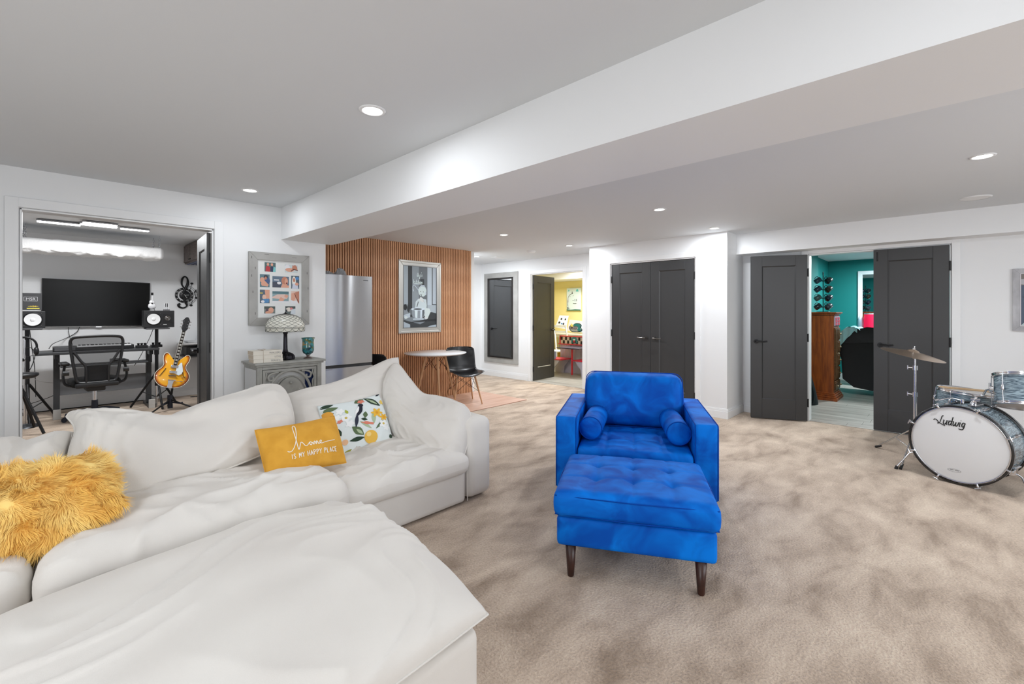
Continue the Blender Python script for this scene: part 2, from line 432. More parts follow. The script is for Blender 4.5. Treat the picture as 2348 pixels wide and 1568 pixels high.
# ------------------------------------------------------------------ doors
_dn = [0]
def door(loc, ang, w, h=2.03, handle_m=BLACKM, side=-1, lever=1, hinges=True, both=True, st=.125):
    """leaf from its hinge along local +x, thickness in local y 0...035; side: face of the visible hinge barrels"""
    _dn[0] += 1
    t = .035; zb = .24; zt = .13
    mb = MB()
    mb.box((0, 0, 0), (st, t, h)).box((w - st, 0, 0), (w, t, h)).box((st, 0, 0), (w - st, t, zb)).box((st, 0, h - zt), (w - st, t, h))
    o = struct(mb.build('door_%d' % _dn[0], DOORP, bevel=.002, seg=1)); o.location = loc; o.rotation_euler = (0, 0, ang)
    pm = MB().box((st - .002, .010, zb - .002), (w - st + .002, t - .010, h - zt + .002))
    for yy, s in ((.010, 1), (t - .010, -1)):      # sloped sticking round the panel
        a0, a1, z0, z1 = st, w - st, zb, h - zt; e = .012; yo = yy - s * .009
        for q in ([(a0, yo, z0), (a1, yo, z0), (a1 - e, yy, z0 + e), (a0 + e, yy, z0 + e)], [(a1, yo, z0), (a1, yo, z1), (a1 - e, yy, z1 - e), (a1 - e, yy, z0 + e)],
                  [(a1, yo, z1), (a0, yo, z1), (a0 + e, yy, z1 - e), (a1 - e, yy, z1 - e)], [(a0, yo, z1), (a0, yo, z0), (a0 + e, yy, z0 + e), (a0 + e, yy, z1 - e)]):
            pm.add([(p[0], p[1] - s * .0005, p[2]) for p in q], [(0, 1, 2, 3)])
    pm.build('panel', DOORP, o)
    for s, y in ((-1, 0), (1, t)):
        if not both and s != side: continue
        hb = MB(); c = Vector((w - .06, y, .96))
        hb.cyl(c, c + Vector((0, s * .010, 0)), .027, n=20); hb.cyl(c + Vector((0, s * .01, 0)), c + Vector((0, s * .048, 0)), .010)
        hb.tube(spline([c + Vector((.006, s * .048, 0)), c + Vector((-.03, s * .050, .003)), c + Vector((-.075, s * .048, -.002)), c + Vector((-.115, s * .044, .004))], 5), [.0085 + .0 * i for i in range(16)], 8, flat=1.25)
        hb.build('door_handle', handle_m, o)
    if hinges:
        y = -.004 if side < 0 else t + .004
        for z in (.22, h / 2, h - .22):
            MB().cyl((-.004, y, z - .05), (-.004, y, z + .05), .008, n=10).box((-.004, min(y, t / 2), z - .045), (.0006, max(y, t / 2), z + .045)).build('hinge', BLACKM, o)
    return o
door((5.958, 3.632, .012), -PI / 2, .617, handle_m=NICKEL, both=False)          # closet, left leaf
o = door((5.958 + .035, 2.393, .012), PI / 2, .617, handle_m=NICKEL, side=1, both=False)  # closet, right leaf
door((XR - .006 + .02, -.0225, .012), PI / 2, .618, side=1)                       # right wall, closed leaf
MB().cyl((.585, .036, 1.90), (.585, .036, 2.0), .006, n=8).build('bolt', BLACKM, bpy.data.objects['door_3'])
door((6.508, 1.236, .012), math.atan2(.585, -.27), .618, side=1)                 # right wall, leaf folded back
door((6.585, 5.742, .012), math.atan2(.06, .70), .72, side=-1)                    # playroom door, swung in
dl = bpy.data.objects['door_5']
MB().box((.14, -.002, .243), (.58, .003, .255)).build('panel_edge', mat('bright_edge', (225, 225, 222), .4), dl)
door((1.05, YL + .05, .012), math.atan2(.57, .045), .575, side=-1)                  # studio, right leaf
door((-.135, YL + .05, .012), math.atan2(.57, -.004), .575, side=-1)               # studio, left leaf

# ------------------------------------------------------------------ ceiling lamps
LAMP = mat('lamp_lens', (255, 255, 255), .4, emit=(255, 252, 246), estr=14)
def pot(x, y, z=CZ, label=None, power=POT_POWER, first=[None], r=.047):
    if first[0] is None:
        t = thing('ceiling_light', label, 'light', (x, y, z), group='recessed ceiling lights')
        MB().lathe([(r + .018, 0), (r + .016, -.004), (r + .002, -.006), (r, -.001)], 28).build('trim_ring', TRIM, t)
        MB().lathe([(.0, -.0015), (r, -.0015)], 28).build('lens', LAMP, t)
        first[0] = t
    else: t = dup(first[0], (x, y, z), label=label)
    l = area_light('ceiling_area_light', (x, y, z - .012), r * 2, power, (0, 0, 0), (.91, .955, 1))
    return t
pot(1.145, 2.062, label='large round ceiling light in the near ceiling, left of the bulkhead', power=5)
pot(1.2, 4.153, label='small ceiling light above the wall left of the bulkhead, by the studio doorway', power=3.0)
pot(4.208, -.168, label='bright oval ceiling light at far right, nearest above the drum kit', power=15)
pot(4.21, 2.034, label='ceiling light above the blue armchair and closet doors, larger of that pair', power=15)
pot(4.193, 4.173, label='ceiling light in front of the slatted wall, above the round table', power=21)
pot(5.579, 4.147, label='ceiling light in front of the playroom doorway, left of the closet block', power=19)
pot(5.618, 2.015, label='ceiling light close to the outer corner of the closet block', power=14)
pot(5.53, 6.2, label='small ceiling light just showing past the slatted wall edge', power=30)
for x, y, pw_ in [(1.0, -.1, 2), (-.9, 2.0, 9), (-.9, -.2, 9), (4.2, -2.0, 8), (1.0, -2.0, 4)]: area_light('ceiling_area_light', (x, y, CZ - .012), .094, pw_, (0, 0, 0), (.91, .955, 1))   # unseen lamps added for lighting, carrying the row on behind the camera
t = thing('ceiling_speaker', 'flat white unlit disc in the ceiling at far right', 'speaker', (5.7, -.185, CZ))
MB().lathe([(.105, 0), (.103, -.005), (.094, -.008)], 32).build('rim', TRIM, t); MB().lathe([(0, -.007), (.094, -.007)], 32).build('grille', mat('white_grille', (240, 240, 240), .5, bump=.3, bscale=900, bdist=.001), t)
t = thing('smoke_detector', 'small white smoke detector on the ceiling before the playroom', 'detector', (5.622, 4.95, CZ))
MB().lathe([(.07, 0), (.07, -.012), (.06, -.03), (.035, -.036), (0, -.037)], 24).build('cover', TRIM, t); MB().lathe([(.066, -.011), (.066, -.014)], 24).build('vent_slot', flat((120, 120, 120)), t)
t = thing('ceiling_vent', 'flat white ceiling vent near the hall mirror', 'vent', (5.91, 6.0, CZ))
MB().box((-.15, -.08, -.006), (.15, .08, 0)).build('frame', TRIM, t, bevel=.002)
for k in range(5): MB().box((-.13, -.06 + k * .027, -.011), (.13, -.048 + k * .027, -.005)).build('louvre', TRIM, t)
# unseen area lights added to brighten the other rooms
area_light('teal_room_fill', (9.9, .5, 2.3), .5, 75, (0, 0, 0), (.93, .98, 1))
area_light('teal_room_fill', (7.4, .5, 2.28), .3, 22, (0, 0, 0), (1, 1, 1)).location.x = 7.1
area_light('play_room_fill', (8.2, 5.9, 2.3), .4, 58, (0, 0, 0), (1, .98, .93))
area_light('play_room_fill', (7.6, 4.6, 2.3), .3, 8, (0, 0, 0), (1, .98, .95))
# ================================================================== SOFT FURNITURE
def coons(T, B, L, R, u, v):
    a = sample(T, u) * (1 - v) + sample(B, u) * v
    b = sample(L, v) * (1 - u) + sample(R, v) * u
    c = (T[0] * (1 - u) + T[-1] * u) * (1 - v) + (B[0] * (1 - u) + B[-1] * u) * v
    return a + b - c
def pillow(name, T, B, L=None, R=None, thick=.15, front=.6, mt=None, parent=None, res=44, wr=.012, seed=0, pipe=.004, pmat=None, pw=.55, nrm=None, freq=(3.0, 6.0), sag=0.0, rot=.5):
    """stuffed cushion: Coons patch between four seam curves, blown up on both sides, creased"""
    T = spline(T, 8); B = spline(B, 8)
    L = spline(L, 8) if L else [T[0], (T[0] + B[0]) / 2, B[0]]; R = spline(R, 8) if R else [T[-1], (T[-1] + B[-1]) / 2, B[-1]]
    T, B, L, R = [list(map(Vector, c)) for c in (T, B, L, R)]
    L[0] = T[0].copy(); L[-1] = B[0].copy(); R[0] = T[-1].copy(); R[-1] = B[-1].copy()
    if nrm is None:
        nrm = (T[-1] - B[0]).cross(T[0] - B[-1]).normalized()
        if nrm.dot(Vector((0, 0, CAM_H)) - (T[0] + B[-1]) / 2) < 0: nrm = -nrm
    nrm = Vector(nrm).normalized()
    N = res; mb = MB(); P0 = [[coons(T, B, L, R, i / N, j / N) for i in range(N + 1)] for j in range(N + 1)]
    off = Vector((seed * 7.3, seed * 3.1, seed * 1.7))
    def h(i, j):
        u, v = i / N, j / N
        return (max(0, math.sin(PI * u)) ** pw) * (max(0, math.sin(PI * v)) ** pw)
    def crease(i, j):
        u, v = i / N, j / N
        c, s_ = math.cos(rot), math.sin(rot); uu = u * c - v * s_; vv = u * s_ + v * c
        a = noise.noise(Vector((uu * freq[0], vv * freq[1], 0)) + off)
        w_ = noise.noise(Vector((u * 2.2, v * 2.2, 5)) + off) * .5
        b = noise.noise(Vector(((uu + w_ * .4) * freq[0] * 1.3, (vv + w_) * freq[1] * 1.5, 3)) + off)
        d = noise.noise(Vector((u * 7 + w_, v * 7, 9)) + off)
        ridge = (1 - abs(b) * 2.4)
        return wr * (a * 1.5 + max(0, ridge) ** 3 * .9 - .35 + d * .35)
    vs = []; idx = {}
    for j in range(N + 1):
        for i in range(N + 1):
            hh = h(i, j); cr = crease(i, j) * min(1, hh * 1.8)
            vs.append(P0[j][i] + nrm * (thick * front * hh + cr) - Vector((0, 0, sag * hh))); idx[(i, j, 0)] = len(vs) - 1
    for j in range(N + 1):
        for i in range(N + 1):
            if i in (0, N) or j in (0, N): idx[(i, j, 1)] = idx[(i, j, 0)]
            else: vs.append(P0[j][i] - nrm * thick * (1 - front) * h(i, j)); idx[(i, j, 1)] = len(vs) - 1
    fs = []
    for j in range(N):
        for i in range(N):
            fs.append((idx[i, j, 0], idx[i, j + 1, 0], idx[i + 1, j + 1, 0], idx[i + 1, j, 0]))
            fs.append((idx[i, j, 1], idx[i + 1, j, 1], idx[i + 1, j + 1, 1], idx[i, j + 1, 1]))
    o = mb.add(vs, fs, True).build(name, mt or SOFA, parent)
    if pipe:
        rim = [vs[idx[i, 0, 0]] for i in range(N)] + [vs[idx[N, j, 0]] for j in range(N)] + [vs[idx[i, N, 0]] for i in range(N, 0, -1)] + [vs[idx[0, j, 0]] for j in range(N, 0, -1)]
        MB().tube(rim, pipe, 6, closed=True).build('piping', pmat or mt or SOFA, o)
    return o
def Q(*pts):   # (px, py, Y) triples to points
    return [P(a, b, Y=c) for a, b, c in pts]

def soft_box(name, a, b, r, mt, parent=None, crown=0.0, wr=0.0, seed=0, n=18, M=None, tuft=None, belly=0.0):
    """box with soft rounded edges; crown lifts the top, wr adds creases, tuft = function(u, v) pulling the top down"""
    ax, ay, az = a; bx, by, bz = b
    cx, cy, cz = (ax + bx) / 2, (ay + by) / 2, (az + bz) / 2; hx, hy, hz = (bx - ax) / 2, (by - ay) / 2, (bz - az) / 2
    r = min(r, hx, hy, hz); mb = MB(); off = Vector((seed * 5.1, seed * 2.3, 0))
    def rnd(p):
        q = Vector((max(-hx + r, min(hx - r, p.x)), max(-hy + r, min(hy - r, p.y)), max(-hz + r, min(hz - r, p.z)))); d = p - q
        return q + (d.normalized() * r if d.length > 1e-9 else d)
    def lay(h_):      # denser near the edges
        k = [-h_, -h_ + r * .12, -h_ + r * .45, -h_ + r]; m = n
        return k + [-h_ + r + (2 * h_ - 2 * r) * i / m for i in range(1, m)] + [h_ - r, h_ - r * .45, h_ - r * .12, h_]
    def face(o, ua, va, LU, LV, flip):
        vs = []; 
        for b_ in LV:
            for a_ in LU:
                p = rnd(o + ua * a_ + va * b_)
                u, v = (p.x / hx + 1) / 2, (p.y / hy + 1) / 2
                if p.z > 0:
                    hh = max(0, math.sin(PI * min(max(u, 0), 1))) ** .5 * max(0, math.sin(PI * min(max(v, 0), 1))) ** .5; top = max(0, p.z / hz)
                    p = p + Vector((0, 0, crown * hh * top))
                    if tuft: p.z -= tuft(u, v) * (top ** 4)
                if belly:
                    g = 1 - (p.z / hz) ** 2; p.x += belly * g * p.x / hx; p.y += belly * g * p.y / hy
                if wr:
                    wp = noise.noise(p * 2 + off) * .35; e = noise.noise(p * 3.2 + off) * .45 + max(0, 1 - abs(noise.noise(Vector((p.x * 2.1 + p.y + wp, p.y * 4.5 - p.x + wp * 3, p.z * 3)) + off)) * 3) ** 2 * .6 + max(0, 1 - abs(noise.noise(Vector((p.x * 3.1 + wp * 2, p.y * 9 + p.x * 2, p.z * 2)) + off * 2)) * 4) ** 2 * .35 - .25
                    p = p + Vector((p.x / hx * .3, p.y / hy * .3, 1)) * wr * e * max(.08, min(1, .5 + .75 * p.z / hz))
                vs.append(p + Vector((cx, cy, cz)))
        nu, nv = len(LU), len(LV)
        fs = [(j * nu + i, j * nu + i + 1, (j + 1) * nu + i + 1, (j + 1) * nu + i) for j in range(nv - 1) for i in range(nu - 1)]
        if flip: fs = [f[::-1] for f in fs]
        mb.add(vs, fs, True, 0, M)
    X, Y_, Z_ = Vector((1, 0, 0)), Vector((0, 1, 0)), Vector((0, 0, 1)); LX, LY, LZ = lay(hx), lay(hy), lay(hz)
    face(Z_ * hz, X, Y_, LX, LY, False); face(-Z_ * hz, X, Y_, LX, LY, True)
    face(X * hx, Y_, Z_, LY, LZ, False); face(-X * hx, Y_, Z_, LY, LZ, True)
    face(Y_ * hy, X, Z_, LX, LZ, True); face(-Y_ * hy, X, Z_, LX, LZ, False)
    o = mb.build(name, mt, parent); md = o.modifiers.new('weld', 'WELD'); md.merge_threshold = .0004
    return o

# ---- sectional sofa along the studio side
sofa = thing('sectional_sofa', 'long cream slipcovered sectional sofa with slumped loose cushions', 'sofa')
soft_box('base', (-1.3, 2.43, .012), (2.07, 3.50, .275), .03, SOFA, sofa, wr=.003, n=30)
soft_box('arm', (2.085, 2.43, .012), (2.325, 3.50, .575), .06, SOFA, sofa, wr=.004, crown=.01, n=16)
soft_box('back_frame', (-1.3, 3.30, .27), (2.08, 3.50, .60), .06, SOFA, sofa, wr=.004, n=24)
MB().tube([(2.0775, 2.436, .27), (2.0775, 2.427, .25), (2.0775, 2.427, .02)], .003, 6).build('seam', SOFA, sofa)
# seat cushions (left, middle, right)
soft_box('seat_cushion', (-1.12, 2.395, .22), (-.03, 3.26, .43), .07, SOFA, sofa, crown=.05, wr=.045, seed=4, n=60, belly=.01)
soft_box('seat_cushion', (-.005, 2.30, .22), (1.15, 3.26, .45), .085, SOFA, sofa, crown=.05, wr=.040, seed=9, n=70, belly=.015)
soft_box('seat_cushion', (1.165, 2.392, .215), (2.07, 3.26, .375), .055, SOFA, sofa, crown=.062, wr=.036, seed=14, n=60, belly=.01)
# back cushions
pillow('back_cushion', Q((-190, 1030, 3.3), (-90, 1008, 3.28), (0, 1006, 3.25), (45, 1006, 3.25), (68, 1014, 3.24), (110, 997, 3.22), (140, 990, 3.22), (166, 991, 3.2)),
       Q((-190, 1260, 2.92), (-60, 1240, 2.92), (60, 1205, 2.92), (150, 1140, 2.95)), L=Q((-190, 1030, 3.3), (-200, 1140, 3.0), (-190, 1260, 2.92)),
       R=Q((166, 991, 3.2), (155, 1040, 3.1), (148, 1090, 3.0), (150, 1140, 2.95)), thick=.2, parent=sofa, seed=3, wr=.014)
pillow('back_cushion', Q((153, 955, 3.28), (165, 944, 3.27), (200, 943, 3.25), (250, 948, 3.23), (300, 963, 3.2), (355, 976, 3.2), (400, 955, 3.22), (470, 931, 3.25), (540, 908, 3.28), (590, 888, 3.3), (622, 881, 3.3)),
       Q((150, 1130, 2.93), (210, 1155, 2.85), (300, 1150, 2.8), (420, 1112, 2.8), (520, 1075, 2.82), (600, 1042, 2.86), (655, 1010, 2.9)),
       L=Q((153, 955, 3.28), (172, 985, 3.2), (158, 1040, 3.05), (150, 1130, 2.93)), R=Q((622, 881, 3.3), (650, 892, 3.25), (668, 930, 3.15), (673, 975, 3.0), (655, 1010, 2.9)),
       thick=.25, parent=sofa, seed=11, wr=.020, res=64, freq=(1.6, 5.2), rot=-.55, pipe=.0055)
pillow('back_cushion', Q((655, 905, 3.36), (700, 892, 3.36), (745, 884, 3.36), (800, 866, 3.36), (850, 842, 3.36), (890, 824, 3.36), (913, 820, 3.36)),
       Q((665, 1060, 2.98), (740, 1045, 2.98), (820, 1020, 2.98), (905, 1000, 2.98)), L=Q((655, 905, 3.36), (668, 960, 3.2), (665, 1060, 2.98)),
       R=Q((913, 820, 3.36), (918, 880, 3.3), (912, 950, 3.1), (905, 1000, 2.98)), thick=.2, parent=sofa, seed=21, wr=.010, res=48)
pillow('back_cushion', Q((894, 842, 3.30), (912, 834, 3.28), (940, 868, 3.12), (968, 900, 2.95), (1000, 907, 2.8), (1030, 914, 2.68), (1050, 922, 2.58), (1064, 928, 2.54)),
       Q((903, 1005, 2.96), (925, 1018, 2.86), (950, 1030, 2.76), (990, 1055, 2.6), (1020, 1078, 2.48), (1042, 1090, 2.44)),
       L=Q((894, 842, 3.30), (880, 880, 3.2), (882, 930, 3.1), (890, 970, 3.02), (903, 1005, 2.96)), R=Q((1064, 928, 2.54), (1079, 950, 2.5), (1076, 1000, 2.46), (1062, 1050, 2.45), (1042, 1090, 2.44)),
       thick=.2, parent=sofa, seed=33, wr=.010, res=56, pipe=.0045, pw=.5, nrm=(-.86, -.40, .25))

# ---- scatter pillows
MUST = mat('mustard_linen', (222, 164, 58), .9, bump=.35, bscale=500, bdist=.001, rgb2=(210, 152, 48), vscale=14)
hp = thing('throw_pillow', 'mustard lumbar pillow with white lettering reading home is my happy place', 'pillow')
TL, TR, BR, BL = P(584, 986, Y=2.80), P(766, 953, Y=2.80), P(794, 1061, Y=2.62), P(612, 1100, Y=2.62)
cov = pillow('cover', [TL, TL.lerp(TR, .5) + Vector((0, 0, -.010)), TR], [BL, BL.lerp(BR, .5) + Vector((0, 0, .008)), BR], thick=.13, front=.6, mt=MUST, parent=hp, wr=.0018, seed=5, pipe=.0022, res=44, pw=.45)
WTHR = mat('white_thread', (244, 240, 230), .7)
xd = (TR - TL + BR - BL).normalized(); zd = (TL - BL + TR - BR).normalized(); nn = xd.cross(zd).normalized()
if nn.dot(Vector((0, 0, CAM_H)) - TL) < 0: nn = -nn
hp_b = surface(cov)
def onp(u, v, e=.0012):   # u right, v up on pillow face
    return drop_on(hp_b, TL.lerp(TR, u).lerp(BL.lerp(BR, u), 1 - v), nn, e)
def stitch(pts, r, par, n=7): return MB().tube([onp(*p) for p in spline([(a, b, 0) for a, b in pts], n) and [(q.x, q.y) for q in spline([(a, b, 0) for a, b in pts], n)]], r, 6)
home = [(.235, .36), (.25, .34), (.29, .345), (.34, .43), (.385, .58), (.42, .76), (.425, .84), (.405, .86), (.385, .80), (.375, .62), (.375, .42), (.385, .345), (.41, .42), (.43, .47), (.455, .44), (.47, .40), (.50, .385),
        (.53, .42), (.555, .445), (.575, .42), (.565, .385), (.545, .40), (.55, .44), (.585, .42), (.60, .385), (.61, .44), (.625, .43), (.635, .385), (.645, .44), (.66, .425), (.67, .385), (.70, .40), (.72, .43), (.705, .445), (.69, .41), (.715, .385), (.78, .40), (.86, .41), (.93, .42)]
home = [(a, b + .015) for a, b in home]
stitch([(.25 + (a - .235) * .88, b) for a, b in home], .0022, hp).build('lettering', WTHR, hp)
GL = {'I': [[(.5, 0), (.5, 1)]], 'S': [[(.9, .85), (.5, 1), (.1, .8), (.5, .5), (.9, .25), (.5, 0), (.1, .15)]], 'M': [[(0, 0), (.1, 1), (.5, .3), (.9, 1), (1, 0)]], 'Y': [[(0, 1), (.5, .5), (1, 1)], [(.5, .5), (.5, 0)]],
      'H': [[(.05, 0), (.05, 1)], [(.95, 0), (.95, 1)], [(.05, .5), (.95, .5)]], 'A': [[(0, 0), (.5, 1), (1, 0)], [(.2, .38), (.8, .38)]], 'P': [[(.1, 0), (.1, 1), (.7, .98), (.9, .75), (.7, .5), (.1, .48)]],
      'L': [[(.1, 1), (.1, 0), (.85, 0)]], 'C': [[(.9, .8), (.5, 1), (.1, .7), (.1, .3), (.5, 0), (.9, .2)]], 'E': [[(.85, 1), (.1, 1), (.1, 0), (.85, 0)], [(.1, .5), (.7, .5)]]}
lb = MB(); x = .285
for ch in 'IS MY HAPPY PLACE':
    if ch == ' ': x += .026; continue
    wd = .012 if ch == 'I' else .027
    for st_ in GL[ch]: dn = [(p.x, p.y) for u_, v_ in zip(st_[:-1], st_[1:]) for p in [Vector(u_).lerp(Vector(v_), t / 4) for t in range(4)]] + [st_[-1]]; lb.tube([onp(x + a * wd, .215 + b * .085, .0016) for a, b in dn], .0020, 5)
    x += wd + .0108
lb.build('lettering', WTHR, hp)

fp = thing('throw_pillow', 'square white pillow printed with birds, citrus and yellow flowers', 'pillow')
PALE = mat('pale_print_cotton', (226, 234, 234), .85, bump=.2, bscale=400, bdist=.001)
TL2, TR2, BR2, BL2 = P(727, 931, Y=3.12), P(869, 903, Y=3.10), P(904, 1019, Y=2.88), P(762, 1060, Y=2.88)
fcv = pillow('cover', [TL2, TL2.lerp(TR2, .5) - Vector((0, 0, .015)), TR2], [BL2, BL2.lerp(BR2, .5) + Vector((0, 0, .012)), BR2], thick=.13, front=.6, mt=PALE, parent=fp, wr=.0015, seed=8, pipe=0, res=44, pw=.45)
n2 = (TR2 - BL2).cross(TL2 - BR2).normalized()
if n2.dot(Vector((0, 0, CAM_H)) - TL2) < 0: n2 = -n2
_lay = [0]; fp_b = surface(fcv)
def onf(u, v):
    u = min(max(u, .01), .99); v = min(max(v, .01), .99)
    return drop_on(fp_b, TL2.lerp(TR2, u).lerp(BL2.lerp(BR2, u), 1 - v), n2, .0010 + _lay[0] * .00006)
def blob(name, cx, cy, a, b, ang, rgb, lobes=0, depth=0.0, parent=fp, pointed=False):
    """a printed motif, laid on the cover"""
    _lay[0] += 1; mb = MB(); a *= 1.28; b *= 1.28; N = 24 if not lobes else lobes * 8
    ring = []; c, s_ = math.cos(ang), math.sin(ang)
    for k in range(N):
        t = 2 * PI * k / N; r = 1 - depth * (.5 + .5 * math.cos(lobes * t)) if lobes else 1
        x_, y_ = a * math.cos(t) * r, b * math.sin(t) * r
        if pointed: y_ *= (1 - abs(math.cos(t)) ** 1.5 * .6)
        ring.append((cx + x_ * c - y_ * s_, cy + x_ * s_ + y_ * c))
    vs = [onf(cx, cy)]
    for f in (.35, .7, 1.0): vs += [onf(cx + (p[0] - cx) * f, cy + (p[1] - cy) * f) for p in ring]
    fs = [(0, 1 + k, 1 + (k + 1) % N) for k in range(N)]
    for q in (0, 1): fs += [(1 + q * N + k, 1 + (q + 1) * N + k, 1 + (q + 1) * N + (k + 1) % N, 1 + q * N + (k + 1) % N) for k in range(N)]
    return mb.add(vs, fs, True).build(name, flat(rgb, .85), parent)
GR, GD, YE, YO, WH, BK, PK, LE = (92, 112, 78), (40, 62, 46), (238, 186, 62), (226, 158, 40), (244, 246, 246), (30, 32, 46), (222, 132, 110), (176, 192, 158)
for a in [('leaf', .10, .93, .09, .03, .1, GD), ('leaf', .13, .85, .10, .035, .05, GR), ('leaf', .08, .78, .07, .02, -.2, GD), ('leaf', .60, .90, .07, .045, .3, GR), ('leaf', .80, .84, .12, .045, -.8, GD), ('leaf', .80, .84, .08, .018, -.8, LE), ('leaf', .95, .97, .04, .015, .5, BK),
          ('leaf', .42, .35, .09, .05, -.9, GR), ('leaf', .44, .33, .05, .02, -.9, LE), ('leaf', .38, .22, .09, .028, 0, GD), ('leaf', .72, .52, .09, .03, 1.35, LE), ('leaf', .80, .38, .09, .02, .6, GR), ('leaf', .56, .42, .09, .02, 2.3, LE), ('leaf', .60, .60, .05, .03, 1.2, GR), ('leaf', .64, .07, .05, .035, -.6, GR),
          ('leaf', .95, .14, .03, .03, .4, GD), ('leaf', .16, .40, .02, .05, .1, GD), ('leaf', .34, .73, .02, .035, .2, (170, 180, 70)), ('leaf', .56, .52, .04, .02, -.4, GD), ('leaf', .20, .06, .07, .02, .4, (150, 150, 60))]:
    blob(*a, pointed=True)
for c in [(.30, .62, .075), (.33, .50, .06), (.86, .38, .07), (.90, .30, .05), (.18, .66, .05), (.25, .76, .06)]: blob('blossom', c[0], c[1], c[2], c[2] * .8, .4, WH, 5, .35); 
for c in [(.86, .38), (.20, .20), (.30, .62)]: blob('blossom_eye', c[0], c[1], .016, .016, 0, (206, 182, 90))
for c in [(.80, .60, .085, YE), (.90, .50, .065, YE), (.97, .80, .05, (240, 206, 96))]: blob('flower', c[0], c[1], c[2], c[2] * .85, .3, c[3], 6, .45)
for c in [(.80, .60), (.90, .50)]: blob('flower_eye', c[0], c[1], .02, .022, 0, YO)
for c in [(.62, .88, .05, .035, .2), (.60, .44, .09, .022, -.35), (.20, .58, .04, .025, .3)]: blob('petal', *c, PK, 5, .3)
blob('bird_body', .535, .70, .10, .034, .95, BK, pointed=True); blob('bird_breast', .50, .71, .075, .018, .95, WH, pointed=True); blob('bird_head', .585, .80, .032, .028, 0, BK); blob('bird_tail', .44, .53, .10, .022, 1.25, (44, 48, 66), pointed=True)
blob('citrus', .06, .75, .07, .055, 0, (222, 160, 60)); blob('citrus', .60, .20, .085, .085, 0, (234, 186, 78)); blob('citrus_shine', .57, .25, .03, .03, 0, (246, 214, 136)); blob('petal', .20, .22, .035, .035, 0, (236, 190, 150))

# fluffy pillow: cover with curled strands of fleece
fu = thing('throw_pillow', 'fluffy golden yellow long-haired sheepskin pillow at the left edge', 'pillow')
FURM = mat('golden_fleece', (255, 222, 140), .8, rgb2=(254, 206, 108), vscale=7, spec=.15)
fT = Q((-100, 1080, 2.78), (0, 1082, 2.76), (60, 1072, 2.75), (150, 1058, 2.74), (200, 1044, 2.74), (246, 1050, 2.73)); fB = Q((-100, 1295, 2.48), (0, 1280, 2.48), (80, 1272, 2.48), (170, 1225, 2.48), (285, 1158, 2.5))
fc = pillow('cover', fT, fB, thick=.17, front=.6, mt=FURM, parent=fu, wr=.008, seed=2, pipe=0, res=30, pw=.5)
me = fc.data; random.seed(12); strands = MB()
cen = sum((v.co for v in me.vertices), Vector()) / len(me.vertices); polys = [p for p in me.polygons]; tot = 21000
wts = [p.area for p in polys]
for p in random.choices(polys, wts, k=tot):
    vs = [me.vertices[i].co for i in p.vertices]; a, b = random.random(), random.random()
    q = vs[0].lerp(vs[1], a).lerp(vs[3].lerp(vs[2], a), b); nr = p.normal.copy()
    if nr.y > .4: continue
    k = noise.noise_vector(q * 9); kk = noise.noise_vector(q * 26)
    outw = (q - cen); outw.normalize()
    d = (nr * .45 + k * 1.0 + kk * .5 + Vector((.25, -.15, -.75)) * .6 + outw * .35).normalized(); L_ = random.uniform(.028, .055)
    side = d.cross(nr); side = side.normalized() if side.length > 1e-3 else Vector((1, 0, 0)); wd = random.uniform(.0009, .0018)
    pts = []; c = q.copy(); dd = d.copy()
    for s_ in range(5):
        pts.append(c.copy()); c += dd * L_ / 4; dd = (dd + kk * .45 + Vector((0, 0, -.14))).normalized()
        if (c - q).dot(nr) < .004: c += nr * .005
    vv = []
    for s_, c in enumerate(pts):
        w_ = wd * (1 - s_ / 4.4); vv += [c - side * w_, c + side * w_]
    strands.add(vv, [(2 * i, 2 * i + 1, 2 * i + 3, 2 * i + 2) for i in range(4)], True)
st_o = strands.build('fleece', FURM, fu); st_o['kind'] = 'stuff'

# ---- cream ottoman pushed against the sofa
ot = thing('ottoman', 'large square cream slipcovered ottoman in the foreground', 'ottoman')
soft_box('base', (-.12, 1.125, .012), (1.022, 2.22, .292), .035, SOFA, ot, wr=.003, n=24)
c0, c1, c2, c3 = Vector((-.13, 2.235, .335)), Vector((1.05, 2.215, .325)), Vector((1.045, 1.115, .328)), Vector((-.13, 1.10, .345))
pillow('cushion', [c0, c0.lerp(c1, .5) + Vector((0, .02, .01)), c1 + Vector((-.04, .01, .008)), c1], [c3, c3.lerp(c2, .5) + Vector((0, -.035, .0)), c2], L=[c0, c0.lerp(c3, .5), c3], R=[c1, c1.lerp(c2, .35) + Vector((.045, 0, .01)), c1.lerp(c2, .7) + Vector((.04, 0, .0)), c2],
       thick=.19, front=.80, parent=ot, wr=.014, seed=6, res=110, pipe=.004, pw=.36, nrm=(0, 0, 1), freq=(2.2, 5.5), rot=.25)

